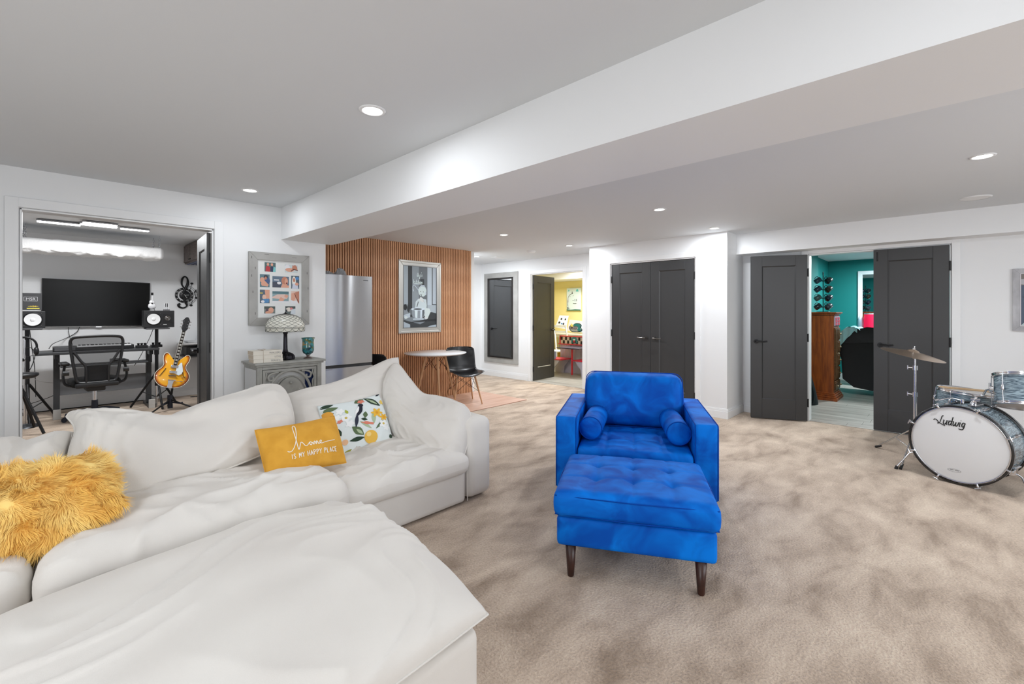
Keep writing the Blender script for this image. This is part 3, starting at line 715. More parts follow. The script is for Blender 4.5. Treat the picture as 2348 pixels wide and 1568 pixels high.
# ---- blue velvet armchair and its ottoman
def tufts(nx, ny, depth=.022, u0=.0, u1=1.0, seam=.006):
    xs = [(i + 1) / (nx + 1) for i in range(nx)]; ys = [(j + 1) / (ny + 1) for j in range(ny)]
    def f(u, v):
        s_ = 0
        for a in xs:
            for b in ys: s_ += depth * math.exp(-(((u - a) / .045) ** 2 + ((v - b) / .06) ** 2))
        s_ += seam * sum(math.exp(-((u - a) / .012) ** 2) for a in xs) + seam * sum(math.exp(-((v - b) / .016) ** 2) for b in ys)
        return s_
    return f
ang = math.atan2(-.872, .49)          # local x = width (left to right in view), local y = depth away from the camera
bo = thing('ottoman', 'royal blue velvet tufted ottoman with walnut legs', 'ottoman', (1.80, 1.42, 0), ang)
OW, OD = .757, .62
soft_box('base', (0, .01, .165), (OW, OD, .315), .022, VELVET, bo, n=12)
soft_box('cushion', (-.008, -.006, .312), (OW + .008, OD + .012, .447), .032, VELVET, bo, crown=.016, n=60, tuft=tufts(3, 2, .020), belly=.008)
for z, e in ((.424, .006), (.330, .004)):
    MB().tube(spline([(-.004, -.002, z), (OW / 2, -.017, z), (OW + .004, -.002, z), (OW + .014, OD / 2, z), (OW + .004, OD + .008, z), (OW / 2, OD + .021, z), (-.004, OD + .008, z), (-.014, OD / 2, z)], 1, True), .0028, 6, closed=True).build('piping', VPIPE, bo)
def leg(parent, x, y, h, r0=.017, r1=.028, sx=0, sy=0):
    return MB().lathe([(r0 - .003, 0), (r0, .006), (r1, h), (0, h)], 16, M=Matrix(((1, 0, -sx / h, x + sx), (0, 1, -sy / h, y + sy), (0, 0, 1, 0), (0, 0, 0, 1)))).build('leg', WALNUT, parent)
for x, y in ((.068, .05), (OW - .068, .05), (.068, OD - .05), (OW - .068, OD - .05)): leg(bo, x, y, .168)
# the chair, same axes, its front 0.84 m behind the ottoman's front
ac = thing('armchair', 'royal blue velvet armchair with square arms and two bolsters', 'armchair', tuple(Vector((1.80, 1.42, 0)) + Vector((.49, -.872, 0)) * -.135 + Vector((.872, .49, 0)) * .84), ang)
CW, CD = 1.045, .93; AW = .145
soft_box('arm', (0, 0, .13), (AW, CD, .625), .022, VELVET, ac, n=14, wr=.001); soft_box('arm', (CW - AW, 0, .13), (CW, CD, .625), .022, VELVET, ac, n=14, wr=.001)
soft_box('base', (AW, .012, .13), (CW - AW, CD - .02, .29), .02, VELVET, ac, n=10)
soft_box('back', (AW, CD - .17, .29), (CW - AW, CD, .66), .03, VELVET, ac, n=10)
soft_box('seat_cushion', (AW + .004, -.012, .292), (CW - AW - .004, .74, .425), .032, VELVET, ac, crown=.014, n=56, tuft=tufts(3, 2, .014, seam=.006))
for x in (0, AW, CW - AW, CW):
    xx = x + (.004 if x in (0, CW - AW) else -.004); MB().tube([(xx, .0045, .145), (xx, .0045, .60), (xx, .010, .615), (xx, .02, .620), (xx, CD - .02, .620), (xx, CD - .006, .60), (xx, CD - .006, .14)], .0034, 6).build('piping', VPIPE, ac)
bk = [(AW + .015, .735, .432), (CW - AW - .015, .735, .432), (CW - AW - .02, .80, .845), (AW + .02, .80, .845)]
bl, br_, tr_, tl_ = [Vector(q) for q in bk]
Minv = Matrix.Rotation(-.15, 4, 'X')
bc = soft_box('back_cushion', (-.375, -.10, .0), (.375, .09, .425), .085, VELVET, ac, n=40, wr=.012, seed=17, belly=.012, M=Mx((CW / 2, .665, .428), rx=-.16))
def rr(w_, h_, r, n=6):
    out = []
    for cx_, cz_, a0 in ((w_ - r, h_ - r, 0), (-w_ + r, h_ - r, 90), (-w_ + r, r, 180), (w_ - r, r, 270)):
        for k in range(n + 1):
            t = math.radians(a0 + 90 * k / n); out.append((cx_ + r * math.cos(t), cz_ + r * math.sin(t)))
    return out
for yy in (-.085, .078): MB().tube([Mx((CW / 2, .665, .428), rx=-.16) @ Vector((a, yy, b)) for a, b in rr(.372, .425, .07)], .0032, 6, closed=True).build('piping', VPIPE, bc)
for sx, cx in ((1, AW + .082), (-1, CW - AW - .082)):
    M = Mx((cx, .14, .522), rx=-PI / 2, rz=-.05 * sx)
    R_ = .080
    b = MB().lathe([(0, -.006), (R_ * .6, -.005), (R_ * .93, 0), (R_, .008), (R_ * 1.015, .2), (R_, .412), (R_ * .93, .42), (R_ * .6, .425), (0, .426)], 32, M=M).build('bolster', VELVET, ac)
    for z in (.003, .417): MB().tube([M @ Vector((R_ * .985 * math.cos(2 * PI * k / 32), R_ * .985 * math.sin(2 * PI * k / 32), z)) for k in range(32)], .0035, 6, closed=True).build('piping', VPIPE, b)
for x, y in ((.06, .06), (CW - .06, .06), (.06, CD - .06), (CW - .06, CD - .06)): leg(ac, x, y, .132, .018, .026)
# ================================================================== MAIN ROOM FURNISHINGS
# ---- photo collage on the left wall
def frame_rect(mb, x0, z0, x1, z1, bw, y0, y1, M=None):
    """four mitred rails, front at y0 (towards -y), back y1"""
    i0, i1, j0, j1 = x0 + bw, x1 - bw, z0 + bw, z1 - bw
    for q in ([(x0, z0), (x1, z0), (i1, j0), (i0, j0)], [(x1, z0), (x1, z1), (i1, j1), (i1, j0)], [(x1, z1), (x0, z1), (i0, j1), (i1, j1)], [(x0, z1), (x0, z0), (i0, j0), (i0, j1)]):
        mb.prism(q, y0, y1, M=M)
    return mb
cf = thing('photo_frame', 'large taupe wooden frame of ten small family photos on the wall', 'picture frame', (1.326, YL - .002, 1.218))
W_, H_ = .545, .685
frame_rect(MB(), 0, 0, W_, H_, .072, -.034, 0).build('frame', FRAMEG, cf, bevel=.002, seg=1)
bd = MB().box((.068, -.020, .068), (W_ - .068, -.012, H_ - .068)).build('mount_board', flat((228, 230, 229)), cf)
random.seed(4)
for x, z, v in ((.02, .62, 1), (.02, .45, 1), (.13, .665, 0), (.38, .655, 0), (.52, .5, 1), (.53, .35, 1), (.05, .52, 1), (.03, .3, 1), (.52, .12, 1), (.05, .1, 1), (.15, .05, 0)):
    MB().box((x, -.0346, z), (x + (.004 if v else .04), -.0338, z + (.022 if v else .002))).build('worn_nick', flat((70, 68, 66)), cf)
iw, ih = W_ - .144, H_ - .144
random.seed(21)
SK, SK2, DK, BL_, RD, TQ, WT = (222, 164, 140), (196, 132, 108), (60, 62, 76), (72, 96, 138), (186, 56, 64), (122, 196, 200), (232, 232, 236)
pics = [(248, 180, 368, 283), (470, 203, 618, 292), (197, 313, 302, 455), (332, 335, 517, 460), (543, 327, 637, 472), (197, 485, 302, 635), (332, 503, 515, 627), (541, 500, 637, 640), (243, 670, 363, 760), (475, 670, 593, 760)]
for k, (a, b, c, d) in enumerate(pics):
    u0, u1 = (a - 170) / 495, (c - 170) / 495; tp = 150 + 30 * (u0 + u1) / 2
    v0, v1 = 1 - (d - tp) / (795 - tp), 1 - (b - tp) / (795 - tp)
    pr = Print((u1 - u0) * iw, (v1 - v0) * ih)
    bgc = [(86, 110, 112), (206, 216, 218), (96, 126, 136), (98, 118, 138), (84, 100, 112), (90, 104, 120), (138, 166, 172), (226, 198, 184), (120, 130, 128), (96, 108, 106)][k]
    pr.rect(0, 0, 1, 1, bgc)
    if k == 0: pr.poly([(.08, 0), (.12, .55), (.3, .62), (.5, .5), (.5, 0)], RD).oval(.3, .78, .11, .16, SK).poly([(.52, 0), (.52, .5), (.65, .6), (.8, .5), (.8, 0)], (50, 60, 90)).poly([(.76, 0), (.8, .55), (.98, .5), (1, 0)], TQ).oval(.66, .78, .11, .16, SK)
    elif k == 1: pr.oval(.2, .62, .2, .34, WT).oval(.38, .34, .34, .24, SK).poly([(.55, .4), (.6, .95), (.7, .9), (.8, 1), (.95, .8), (1, .3), (.8, .45)], SK2).line([(.5, .2), (.7, .45), (1, .3)], .004, (90, 60, 60))
    elif k == 2: pr.oval(.75, .5, .3, .3, BL_).oval(.62, .82, .22, .14, DK).oval(.6, .7, .12, .12, SK2).oval(.25, .55, .24, .22, SK).poly([(.1, .3), (.5, .5), (.9, .2), (.8, .05), (.2, .1)], SK)
    elif k == 3: pr.rect(0, 0, .5, .5, (70, 76, 92)).rect(.1, .62, .4, .72, WT).oval(.4, .4, .12, .12, WT).oval(.74, .62, .2, .36, SK2).oval(.84, .55, .1, .3, SK).oval(.86, .4, .05, .08, (120, 40, 44)).poly([(.5, 0), (.6, .35), (1, .2), (1, 0)], SK)
    elif k == 4: pr.oval(.35, .55, .24, .4, (240, 236, 228)).oval(.36, .66, .13, .17, SK2).oval(.75, .8, .22, .12, (80, 140, 200)).poly([(.1, .0), (.2, .4), (.8, .3), (.9, 0)], (210, 216, 232)).oval(.7, .36, .22, .12, SK)
    elif k == 5: pr.poly([(.5, 1), (1, 1), (1, .3), (.6, .35)], SK).oval(.45, .45, .2, .2, (228, 190, 170)).poly([(.2, 0), (.3, .3), (.95, .35), (.9, .05)], (84, 140, 190)).oval(.3, .12, .18, .1, WT).rect(0, .7, .3, .8, (200, 180, 90))
    elif k == 6: pr.rect(0, .78, 1, 1, (84, 120, 128)).poly([(0, .5), (.3, .72), (.75, .75), (.98, .6), (.9, .35), (.5, .3), (0, .38)], (226, 196, 184)).oval(.85, .58, .12, .14, SK).poly([(.35, .1), (.5, .5), (.75, .3), (.6, .05)], SK).rect(0, 0, 1, .12, WT)
    elif k == 7: pr.poly([(.0, .2), (.05, .8), (.5, .9), (.6, .5), (.4, .25)], SK).poly([(.5, .9), (1, 1), (1, .0), (.85, .1), (.6, .5)], SK2).poly([(0, 0), (.9, 0), (.7, .25), (.3, .2), (0, .3)], WT).line([(.45, .8), (.6, .5), (.95, .1)], .003, (110, 60, 52))
    elif k == 8: pr.rect(0, .7, 1, 1, (70, 84, 80)).poly([(.1, .3), (.2, .8), (.4, .6), (.4, .3)], (92, 70, 84)).oval(.62, .52, .24, .36, SK).oval(.4, .25, .3, .18, (214, 156, 130)).rect(0, 0, 1, .12, WT)
    else: pr.rect(0, .8, 1, 1, (64, 74, 70)).oval(.35, .6, .28, .26, (224, 216, 206)).oval(.6, .7, .14, .16, (214, 130, 130)).poly([(.5, 0), (.6, .6), (1, .7), (1, 0)], (210, 218, 226)).rect(0, .3, .2, .6, (52, 56, 60))
    ph = pr.build('photo', bd); ph.location = (.072 + u0 * iw, -.0203, .072 + v0 * ih)

# ---- carved grey chest below it
ch = thing('cabinet', 'grey painted carved cabinet with arched openwork front against the wall', 'cabinet', (1.29, 4.27, 0))
CWd, CDp, CHt = .555, .36, .90
MB().box((-.025, -.03, CHt - .018), (CWd + .03, CDp, CHt)).build('top', GREYPAINT, ch, bevel=.004)
MB().box((-.012, -.016, CHt - .034), (CWd + .014, CDp, CHt - .018)).build('moulding', GREYPAINT, ch, bevel=.004)
bm_ = MB()
for x in (0, CWd - .04): bm_.box((x, 0, .04), (x + .04, CDp, CHt - .034))
bm_.box((.04, 0, CHt - .06), (CWd - .04, .03, CHt - .034)).box((.04, 0, .04), (CWd - .04, .03, .12)).box((.04, CDp - .012, .04), (CWd - .04, CDp, CHt - .034)).box((.04, 0, .04), (CWd - .04, CDp, .06))
bm_.build('body', GREYPAINT, ch, bevel=.003)
MB().box((-.003, .035, .10), (.001, CDp - .03, CHt - .06)).build('side_panel', flat((212, 214, 216)), ch)
MB().box((.05, .05, .12), (CWd - .05, .058, CHt - .062)).build('liner', flat((214, 214, 212)), ch)
MB().box((.42, .042, .62), (.50, .05, .80)).build('liner', flat((10, 44, 104)), ch); MB().box((.40, .042, .45), (.445, .05, .58)).build('liner', flat((26, 20, 18)), ch)
def arc(cx, cz, r, a0, a1, y=.018, n=18, ez=1.0): return [(cx + r * math.cos(math.radians(a0 + (a1 - a0) * k / n)), y, cz + ez * r * math.sin(math.radians(a0 + (a1 - a0) * k / n))) for k in range(n + 1)]
for z0, z1 in ((.545, CHt - .065), (.13, .535)):
    m_ = MB(); frame_rect(m_, .045, z0, CWd - .045, z1, .022, .006, .03)
    o = m_.build('door', GREYPAINT, ch, bevel=.002)
    cx = CWd / 2; hh = z1 - z0
    mid = [(cx + .125 * math.cos(math.radians(a)), z0 + .02 + hh * .66 * math.sin(math.radians(a))) for a in range(0, 181, 12)]
    MB().prism(mid, .010, .026).build('centre_panel', GREYPAINT, o, bevel=.003)
    ca = MB()
    for r, w_ in ((.190, .013), (.150, .007)): ca.tube(arc(cx, z0 + .02, r, 4, 176, ez=hh * .92 / .19 * .95), w_, 8, flat=.9)
    for s in (-1, 1):
        ca.tube(spline([(cx + s * .10, .018, z1 - .03), (cx + s * .15, .018, z1 - .035), (cx + s * .185, .018, z1 - .06), (cx + s * .175, .018, z1 - .095), (cx + s * .145, .018, z1 - .09), (cx + s * .145, .018, z1 - .065)], 6), .009, 8)
        ca.tube(spline([(cx + s * .205, .018, z1 - .02), (cx + s * .20, .018, z1 - .05), (cx + s * .215, .018, z1 - .1), (cx + s * .20, .018, z1 - .14), (cx + s * .215, .018, z0 + .03)], 6), .008, 8)
        ca.tube(spline([(cx + s * .11, .012, z0 + .06), (cx + s * .07, .010, z0 + .10), (cx + s * .05, .010, z0 + .07), (cx + s * .08, .010, z0 + .05)], 6), .004, 6)
    ca.build('scrollwork', GREYPAINT, o)
    MB().ball((cx, -.002, z0 + hh * .56), .014, n=12).cyl((cx, .012, z0 + hh * .56), (cx, 0, z0 + hh * .56), .006).build('knob', GREYPAINT, o)
    if z0 < .3: MB().box((cx - .0015, .004, z0), (cx + .0015, .0095, z1)).build('join', flat((110, 110, 106)), o)
for x, y in ((.02, .02), (CWd - .02, .02), (.02, CDp - .02), (CWd - .02, CDp - .02)): MB().lathe([(.014, 0), (.02, .02), (.016, .045)], 12, M=Mx((x, y, 0))).build('foot', GREYPAINT, ch)

# ---- leaded glass lamp
lp = thing('table_lamp', 'leaded white glass dome table lamp with bronze base', 'lamp', (1.580, 4.44, CHt))
BRZ = mat('dark_bronze', (38, 36, 42), .28, metal=.7)
MB().lathe([(.075, .006), (.078, .014), (.07, .022), (.074, .034), (.066, .046), (.036, .060), (.024, .075), (.019, .10), (.017, .20), (.016, .235), (.021, .245), (.022, .255), (.014, .262), (.012, .268)], 24).build('stem', BRZ, lp)
ft = MB()
for k in range(6):
    t = PI / 3 * k + .3; c, s_ = math.cos(t), math.sin(t)
    ft.tube(spline([(c * .03, s_ * .03, .062), (c * .062, s_ * .062, .050), (c * .076, s_ * .076, .028), (c * .070, s_ * .070, .006)], 5), [.008] * 8 + [.010] * 5 + [.012] * 3, 8)
ft.build('foot_ribs', BRZ, lp)
SHADE = mat('opal_glass', (236, 234, 222), .25, rgb2=(222, 222, 212), vscale=30)
def dome(t, z): # z fraction 0 bottom ..1 top
    r = .166 * math.cos(z * PI / 2 * .95) ** .92; return Vector((r * math.cos(t), r * math.sin(t), .300 + .122 * math.sin(z * PI / 2)))
sh = MB().grid(lambda u, v: dome(2 * PI * u, v), 40, 12).add([dome(2 * PI * k / 40, 1) for k in range(40)], [tuple(range(40))])
sh.grid(lambda u, v: Vector((.166 * (1 - .03 * v) * math.cos(2 * PI * u), .166 * (1 - .03 * v) * math.sin(2 * PI * u), .302 - .040 * v)), 40, 3)
shade = sh.build('shade', SHADE, lp)
ld = MB()
for s in (1, -1):
    for k in range(16):
        ld.tube([dome(2 * PI * (k / 16) + s * v * .1 * 2.1, v / 12) * 1.0 + Vector((0, 0, .0008)) for v in range(0, 13)], .0014, 5, caps=False)
for z in (.302, .294, .263): ld.tube([((.166 if z > .29 else .1615) * math.cos(2 * PI * k / 40), (.166 if z > .29 else .1615) * math.sin(2 * PI * k / 40), z) for k in range(40)], .0018, 5, closed=True)
for k in range(16):
    t0, t1 = 2 * PI * k / 16, 2 * PI * (k + 1) / 16
    ld.tube([(.165 * math.cos(t0 + (t1 - t0) * q), .165 * math.sin(t0 + (t1 - t0) * q), .294 - .028 * math.sin(PI * q) ** .6) for q in [i / 8 for i in range(9)]], .0014, 5, caps=False)
ld.build('leading', flat((60, 62, 58)), shade)
MB().lathe([(.03, .417), (.028, .424), (.01, .432), (.006, .44), (0, .443)], 16).build('finial', BRZ, lp)

# ---- glass vase
GLS = bpy.data.materials.new('mosaic_glass'); GLS.use_nodes = True; nt = GLS.node_tree; b = nt.nodes['Principled BSDF']
b.inputs['Roughness'].default_value = .12; b.inputs['Coat Weight'].default_value = .8; b.inputs['Transmission Weight'].default_value = .25
tc = nt.nodes.new('ShaderNodeTexCoord'); vo = nt.nodes.new('ShaderNodeTexVoronoi'); vo.inputs['Scale'].default_value = 42
nt.links.new(tc.outputs['Object'], vo.inputs[0]); n1 = nt.nodes.new('ShaderNodeTexNoise'); n1.inputs['Scale'].default_value = 14; nt.links.new(tc.outputs['Object'], n1.inputs[0])
mx = nt.nodes.new('ShaderNodeMix'); mx.inputs[0].default_value = .35; mx.data_type = 'FLOAT'; sp = nt.nodes.new('ShaderNodeSeparateColor'); nt.links.new(vo.outputs['Color'], sp.inputs[0])
nt.links.new(n1.outputs[0], mx.inputs[2]); nt.links.new(sp.outputs[0], mx.inputs[3])
rp = nt.nodes.new('ShaderNodeValToRGB'); e = rp.color_ramp.elements; e[0].position = .3; e[0].color = lin((28, 74, 84)); e[1].position = .72; e[1].color = lin((176, 140, 60))
for p_, c_ in ((.42, (34, 128, 138)), (.52, (70, 160, 168)), (.62, (84, 116, 74))): q = e.new(p_); q.color = lin(c_)
nt.links.new(mx.outputs[0], rp.inputs[0]); nt.links.new(rp.outputs[0], b.inputs['Base Color'])
va = thing('vase', 'footed turquoise and gold mosaic glass vase on the grey cabinet', 'vase', (1.775, 4.41, CHt))
MB().lathe([(.0, .034), (.02, .036), (.044, .052), (.053, .075), (.054, .11), (.051, .15), (.053, .178), (.062, .198), (.060, .198), (.050, .176), (.048, .15), (.050, .11), (.049, .08), (.04, .06), (0, .05)], 32).build('bowl', GLS, va)
MB().lathe([(.040, 0), (.042, .004), (.034, .010), (.014, .018), (.012, .024), (.022, .034), (.018, .038)], 28).build('foot', mat('smoked_glass', (110, 96, 92), .15, metal=.5), va)

# ---- tied books
bk_m = flat((226, 220, 208)); pg = flat((206, 192, 172)); z = CHt + .001
TW = ['TERRIFIC', 'LOVE', 'WALLERS']
for k, (tx, th) in enumerate(zip(TW, (.032, .034, .036))):
    nm = ['bottom', 'middle', 'top'][k]
    b_ = thing('book', '%s cream book of the string-tied stack on the grey cabinet' % nm, 'book', (1.268, 4.285 + .006 * k, z), .0 + .02 * (k - 1), group='string-tied cream books')
    lw, dw = .235, .145
    MB().box((-.002, .0, 0), (lw, dw, .0025)).box((-.002, .0, th - .0025), (lw, dw, th)).box((-.002, -.0015, 0), (lw, .0015, th)).build('cover', bk_m, b_, bevel=.001, seg=1)
    MB().box((.0, .002, .0026), (lw - .004, dw - .004, th - .0026)).build('pages', pg, b_)
    text_obj('spine_title', tx, .022, flat((120, 120, 118)), Mx((lw - .014, -.002, .008)) @ STAND, b_, ext=.0002, align='RIGHT')
    z += th + .0008
tw = thing('twine', 'thin pale twine tied in a bow round the book stack', 'string', (1.268 + .075, 4.285, CHt + .001))
hT = z - CHt + .001
MB().tube([(0, -.0052, .001), (0, -.0052, hT), (0, .165, hT), (0, .165, .001)], .0012, 5).tube(spline([(0, .05, hT + .001), (-.03, .04, hT + .006), (-.012, .06, hT + .010), (0, .05, hT + .002), (.03, .04, hT + .008), (.014, .062, hT + .010), (0, .05, hT + .002), (.02, .03, hT + .003)], 5), .0014, 5).build('cord', flat((176, 158, 140)), tw)

# ---- refrigerator in the niche
fr = thing('refrigerator', 'brushed stainless steel refrigerator with bottom freezer in the kitchen niche', 'refrigerator', (1.965, 4.80, 0))
FW, FD, FH = .705, .66, 1.75
MB().box((.004, .05, .03), (FW - .004, FD, FH)).build('cabinet', mat('grey_steel_side', (120, 122, 125), .4, metal=.6), fr, bevel=.004)
def fdoor(nm, z0, z1):
    return MB().grid(lambda u, v: Vector((FW * u, .012 * (2 * u - 1) ** 2 + .004 * math.sin(u * 9), z0 + (z1 - z0) * v)), 40, 1).box((0, .014, z0), (FW, .046, z1)).build(nm, STEEL, fr)
d1 = fdoor('door', .762, FH); d2 = fdoor('freezer_drawer', .06, .728)
MB().box((.01, .012, .728), (FW - .01, .05, .762)).build('handle_recess', flat((40, 40, 42)), fr)
MB().box((.0, .002, .712), (FW, .016, .727)).build('handle_lip', STEEL, d2)
MB().box((FW - .115, .009, FH - .052), (FW - .055, .0125, FH - .045)).build('badge', mat('badge_grey', (90, 92, 94), .4), d1)
MB().box((.02, .06, 0), (FW - .02, FD - .03, .03)).build('plinth', flat((40, 40, 42)), fr)
pb = thing('plastic_wrap', 'crumpled clear plastic bags lying on top of the refrigerator', 'plastic bag', (2.22, 4.95, FH + .002))
random.seed(8)
for cx, ln, hh, rz in ((-.02, .16, .045, .2), (.13, .14, .085, -.5)):
    MB().grid(lambda u, v: Mx((cx, 0, 0), rz=rz) @ Vector(((u - .5) * ln, (v - .5) * .12, max(0, hh * math.sin(PI * u) ** .7 * math.sin(PI * v) + .02 * noise.noise(Vector((u * 9, v * 9, cx * 40)))))), 14, 12, smooth=False).build('fold', mat('clear_plastic', (222, 226, 230), .12, trans=.6), pb)

# ---- framed kitchen photograph on the slats
fa, fb = P(913, 594, Y=YK - .03), P(1008, 761, Y=YK - .03)
kx0, kx1, kz0, kz1 = fa.x, P(1010, 604, Y=YK - .03).x, P(911, 765, Y=YK - .03).z, fa.z
kp = thing('framed_picture', 'silver framed black and white photograph of a baby with a mixing bowl', 'picture', (kx0, YK - .018, kz0))
KW, KH = kx1 - kx0, kz1 - kz0
frame_rect(MB(), 0, 0, KW, KH, .035, -.030, 0).build('frame', SILVER, kp, bevel=.006)
frame_rect(MB(), .033, .033, KW - .033, KH - .033, .045, -.022, 0).build('inner_frame', SILVER, kp, bevel=.005)
frame_rect(MB(), .076, .076, KW - .076, KH - .076, .008, -.026, 0).build('lip', mat('lip_silver', (150, 150, 148), .3, metal=.6), kp)
pr = Print(KW - .164, KH - .164)
A = lambda g: (int(min(255, g * 1.06)), int(min(255, g * 1.13)), min(255, int(g * 1.18)))
pr.rect(0, 0, 1, 1, A(120)).rect(0, .3, .14, 1, A(178)).rect(.14, .3, .26, 1, A(60)).rect(.26, .3, .46, 1, A(158)).rect(.46, .3, .72, 1, A(120)).rect(.5, .55, .62, .8, A(72)).rect(.72, .28, .86, 1, A(206)).rect(.86, .36, 1, 1, A(70)).rect(.885, .385, 1, 1, A(200)).rect(.72, .2, 1, .37, A(186))
pr.poly([(0, .0), (1, .0), (1, .23), (.85, .25), (.5, .22), (0, .2)], A(66)).poly([(0, .13), (.5, .05), (.75, .12), (.5, .17), (0, .17)], A(140)).poly([(0, 0), (.2, .0), (.2, .05), (0, .1)], A(190)).poly([(.7, 0), (1, 0), (1, .04), (.8, .02)], A(196)).poly([(.1, .08), (1, .1), (1, .14), (.6, .12)], A(46))
pr.rect(0, .16, .14, .38, A(150)).oval(.06, .33, .05, .05, A(40)).oval(.15, .31, .04, .06, A(52)).poly([(0, .2), (.2, .24), (.2, .17), (.05, .14)], A(206)).oval(.08, .165, .05, .02, A(230))
pr.poly([(.34, .3), (.36, .42), (.44, .47), (.56, .47), (.68, .46), (.70, .36), (.68, .26), (.5, .24)], A(222)).poly([(.62, .2), (.66, .32), (.78, .31), (.82, .26), (.74, .16), (.66, .15)], A(228)).oval(.68, .155, .06, .018, A(234))
pr.oval(.565, .60, .125, .095, A(226)).oval(.665, .56, .022, .03, A(214)).poly([(.47, .64), (.52, .70), (.62, .70), (.68, .63), (.62, .67), (.53, .675)], A(200)).poly([(.53, .70), (.545, .745), (.56, .70)], A(50)).oval(.51, .59, .012, .006, A(60)).oval(.59, .585, .012, .006, A(60)).oval(.54, .545, .01, .005, A(150)).line([(.515, .545), (.545, .51), (.56, .49)], .004, A(40))
pr.poly([(.46, .45), (.5, .5), (.56, .49), (.62, .43), (.58, .41), (.52, .43)], A(236)).line([(.58, .45), (.63, .41)], .0016, A(120)).line([(.44, .42), (.40, .34)], .006, A(90))
pr.poly([(.24, .30), (.26, .18), (.34, .145), (.54, .145), (.61, .18), (.63, .30)], A(150)).poly([(.33, .295), (.345, .16), (.41, .15), (.42, .295)], A(222)).poly([(.5, .295), (.5, .15), (.54, .15), (.56, .295)], A(206)).poly([(.56, .29), (.57, .17), (.6, .18), (.62, .29)], A(90)).oval(.43, .3, .21, .022, A(208)).oval(.42, .3, .13, .012, A(70)).rect(.28, .125, .6, .147, A(190))
SC = lambda pts, ox, oy, s, w_=.0026: pr.line([(q.x, q.y) for q in spline([(ox + a * s, oy + b * s * .75, 0) for a, b in pts], 4)], w_, A(226))
SC([(0, .1), (.1, .8), (.18, 1.2), (.12, .9), (.1, .1), (.25, .15)], .40, .83, .07); SC([(0, .1), (.1, .8), (.18, 1.2), (.12, .9), (.1, .1), (.25, .15)], .425, .83, .07); SC([(0, .6), (.1, .1), (.4, .2), (.5, .7), (.4, .0), (.2, -.7), (.0, -.5), (.5, .1)], .455, .835, .07); SC([(.5, .8), (.2, .7), (.5, .3), (.1, .1)], .515, .83, .06); SC([(.2, 1.3), (.1, 1)], .51, .845, .06)
SC([(0, 0), (.1, 1.3), (0, .4), (.5, .8), (.1, .4), (.5, 0)], .28, .715, .07); SC([(0, .6), (.1, 0), (.3, .2)], .325, .715, .07); SC([(.2, 1.2), (.1, 0), (.35, .1)], .35, .715, .07); SC([(-.05, .8), (.35, .8)], .35, .715, .07); SC([(.5, .5), (.2, .6), (.1, .1), (.5, .1)], .38, .715, .07); SC([(0, 0), (.05, 1.2), (.1, .4), (.4, .6), (.45, 0)], .42, .715, .07); SC([(.0, .3), (.4, .4), (.2, .7), (.1, .1), (.5, .1)], .46, .715, .07); SC([(0, .0), (.05, .6), (.1, .4), (.35, .6), (.4, 0)], .505, .715, .07)
pr.line([(.26, .705), (.52, .71)], .0025, A(220)).line([(q.x, q.y) for q in spline([(.25, .62, 0), (.27, .59, 0), (.25, .66, 0), (.29, .69, 0), (.37, .64, 0), (.44, .59, 0)], 5)], .003, A(214))
o = pr.build('photograph', kp); o.location = (.082, -.012, .082)
MB().box((.08, -.0165, .08), (KW - .08, -.016, KH - .08)).build('glazing', GLASSY, kp)

# ---- round table and shell chairs
tb = thing('round_table', 'round white topped table on splayed beech legs by the slatted wall', 'table', (3.885, 5.235, 0))
TH = .765
MB().lathe([(0, TH - .020), (.40, TH - .020), (.425, TH - .014), (.438, TH - .004), (.438, TH), (0, TH)], 48).build('tabletop', mat('white_laminate', (226, 227, 229), .3), tb)
MB().lathe([(.05, TH - .045), (.16, TH - .021)], 24).build('mounting_plate', BLACKM, tb)
tops, feet = [], []
for k in range(4):
    t = PI / 4 + k * PI / 2 + .35
    a = Vector((.13 * math.cos(t), .13 * math.sin(t), TH - .022)); b_ = Vector((.30 * math.cos(t), .30 * math.sin(t), 0)); tops.append(a); feet.append(b_)
    MB().tube([b_, b_.lerp(a, .7), a], [.011, .019, .019], 14).build('leg', BEECH, tb)
wr_ = MB()
for k in range(4):
    a0, a1, b0, b1 = tops[k], tops[(k + 1) % 4], tops[k].lerp(feet[k], .32), tops[(k + 1) % 4].lerp(feet[(k + 1) % 4], .32)
    wr_.tube([a0, b1], .0035, 6).tube([a1, b0], .0035, 6)
wr_.build('wire_brace', mat('brown_wire', (58, 34, 26), .4, metal=.4), tb)
SHELL = mat('black_shell', (24, 24, 26), .3)
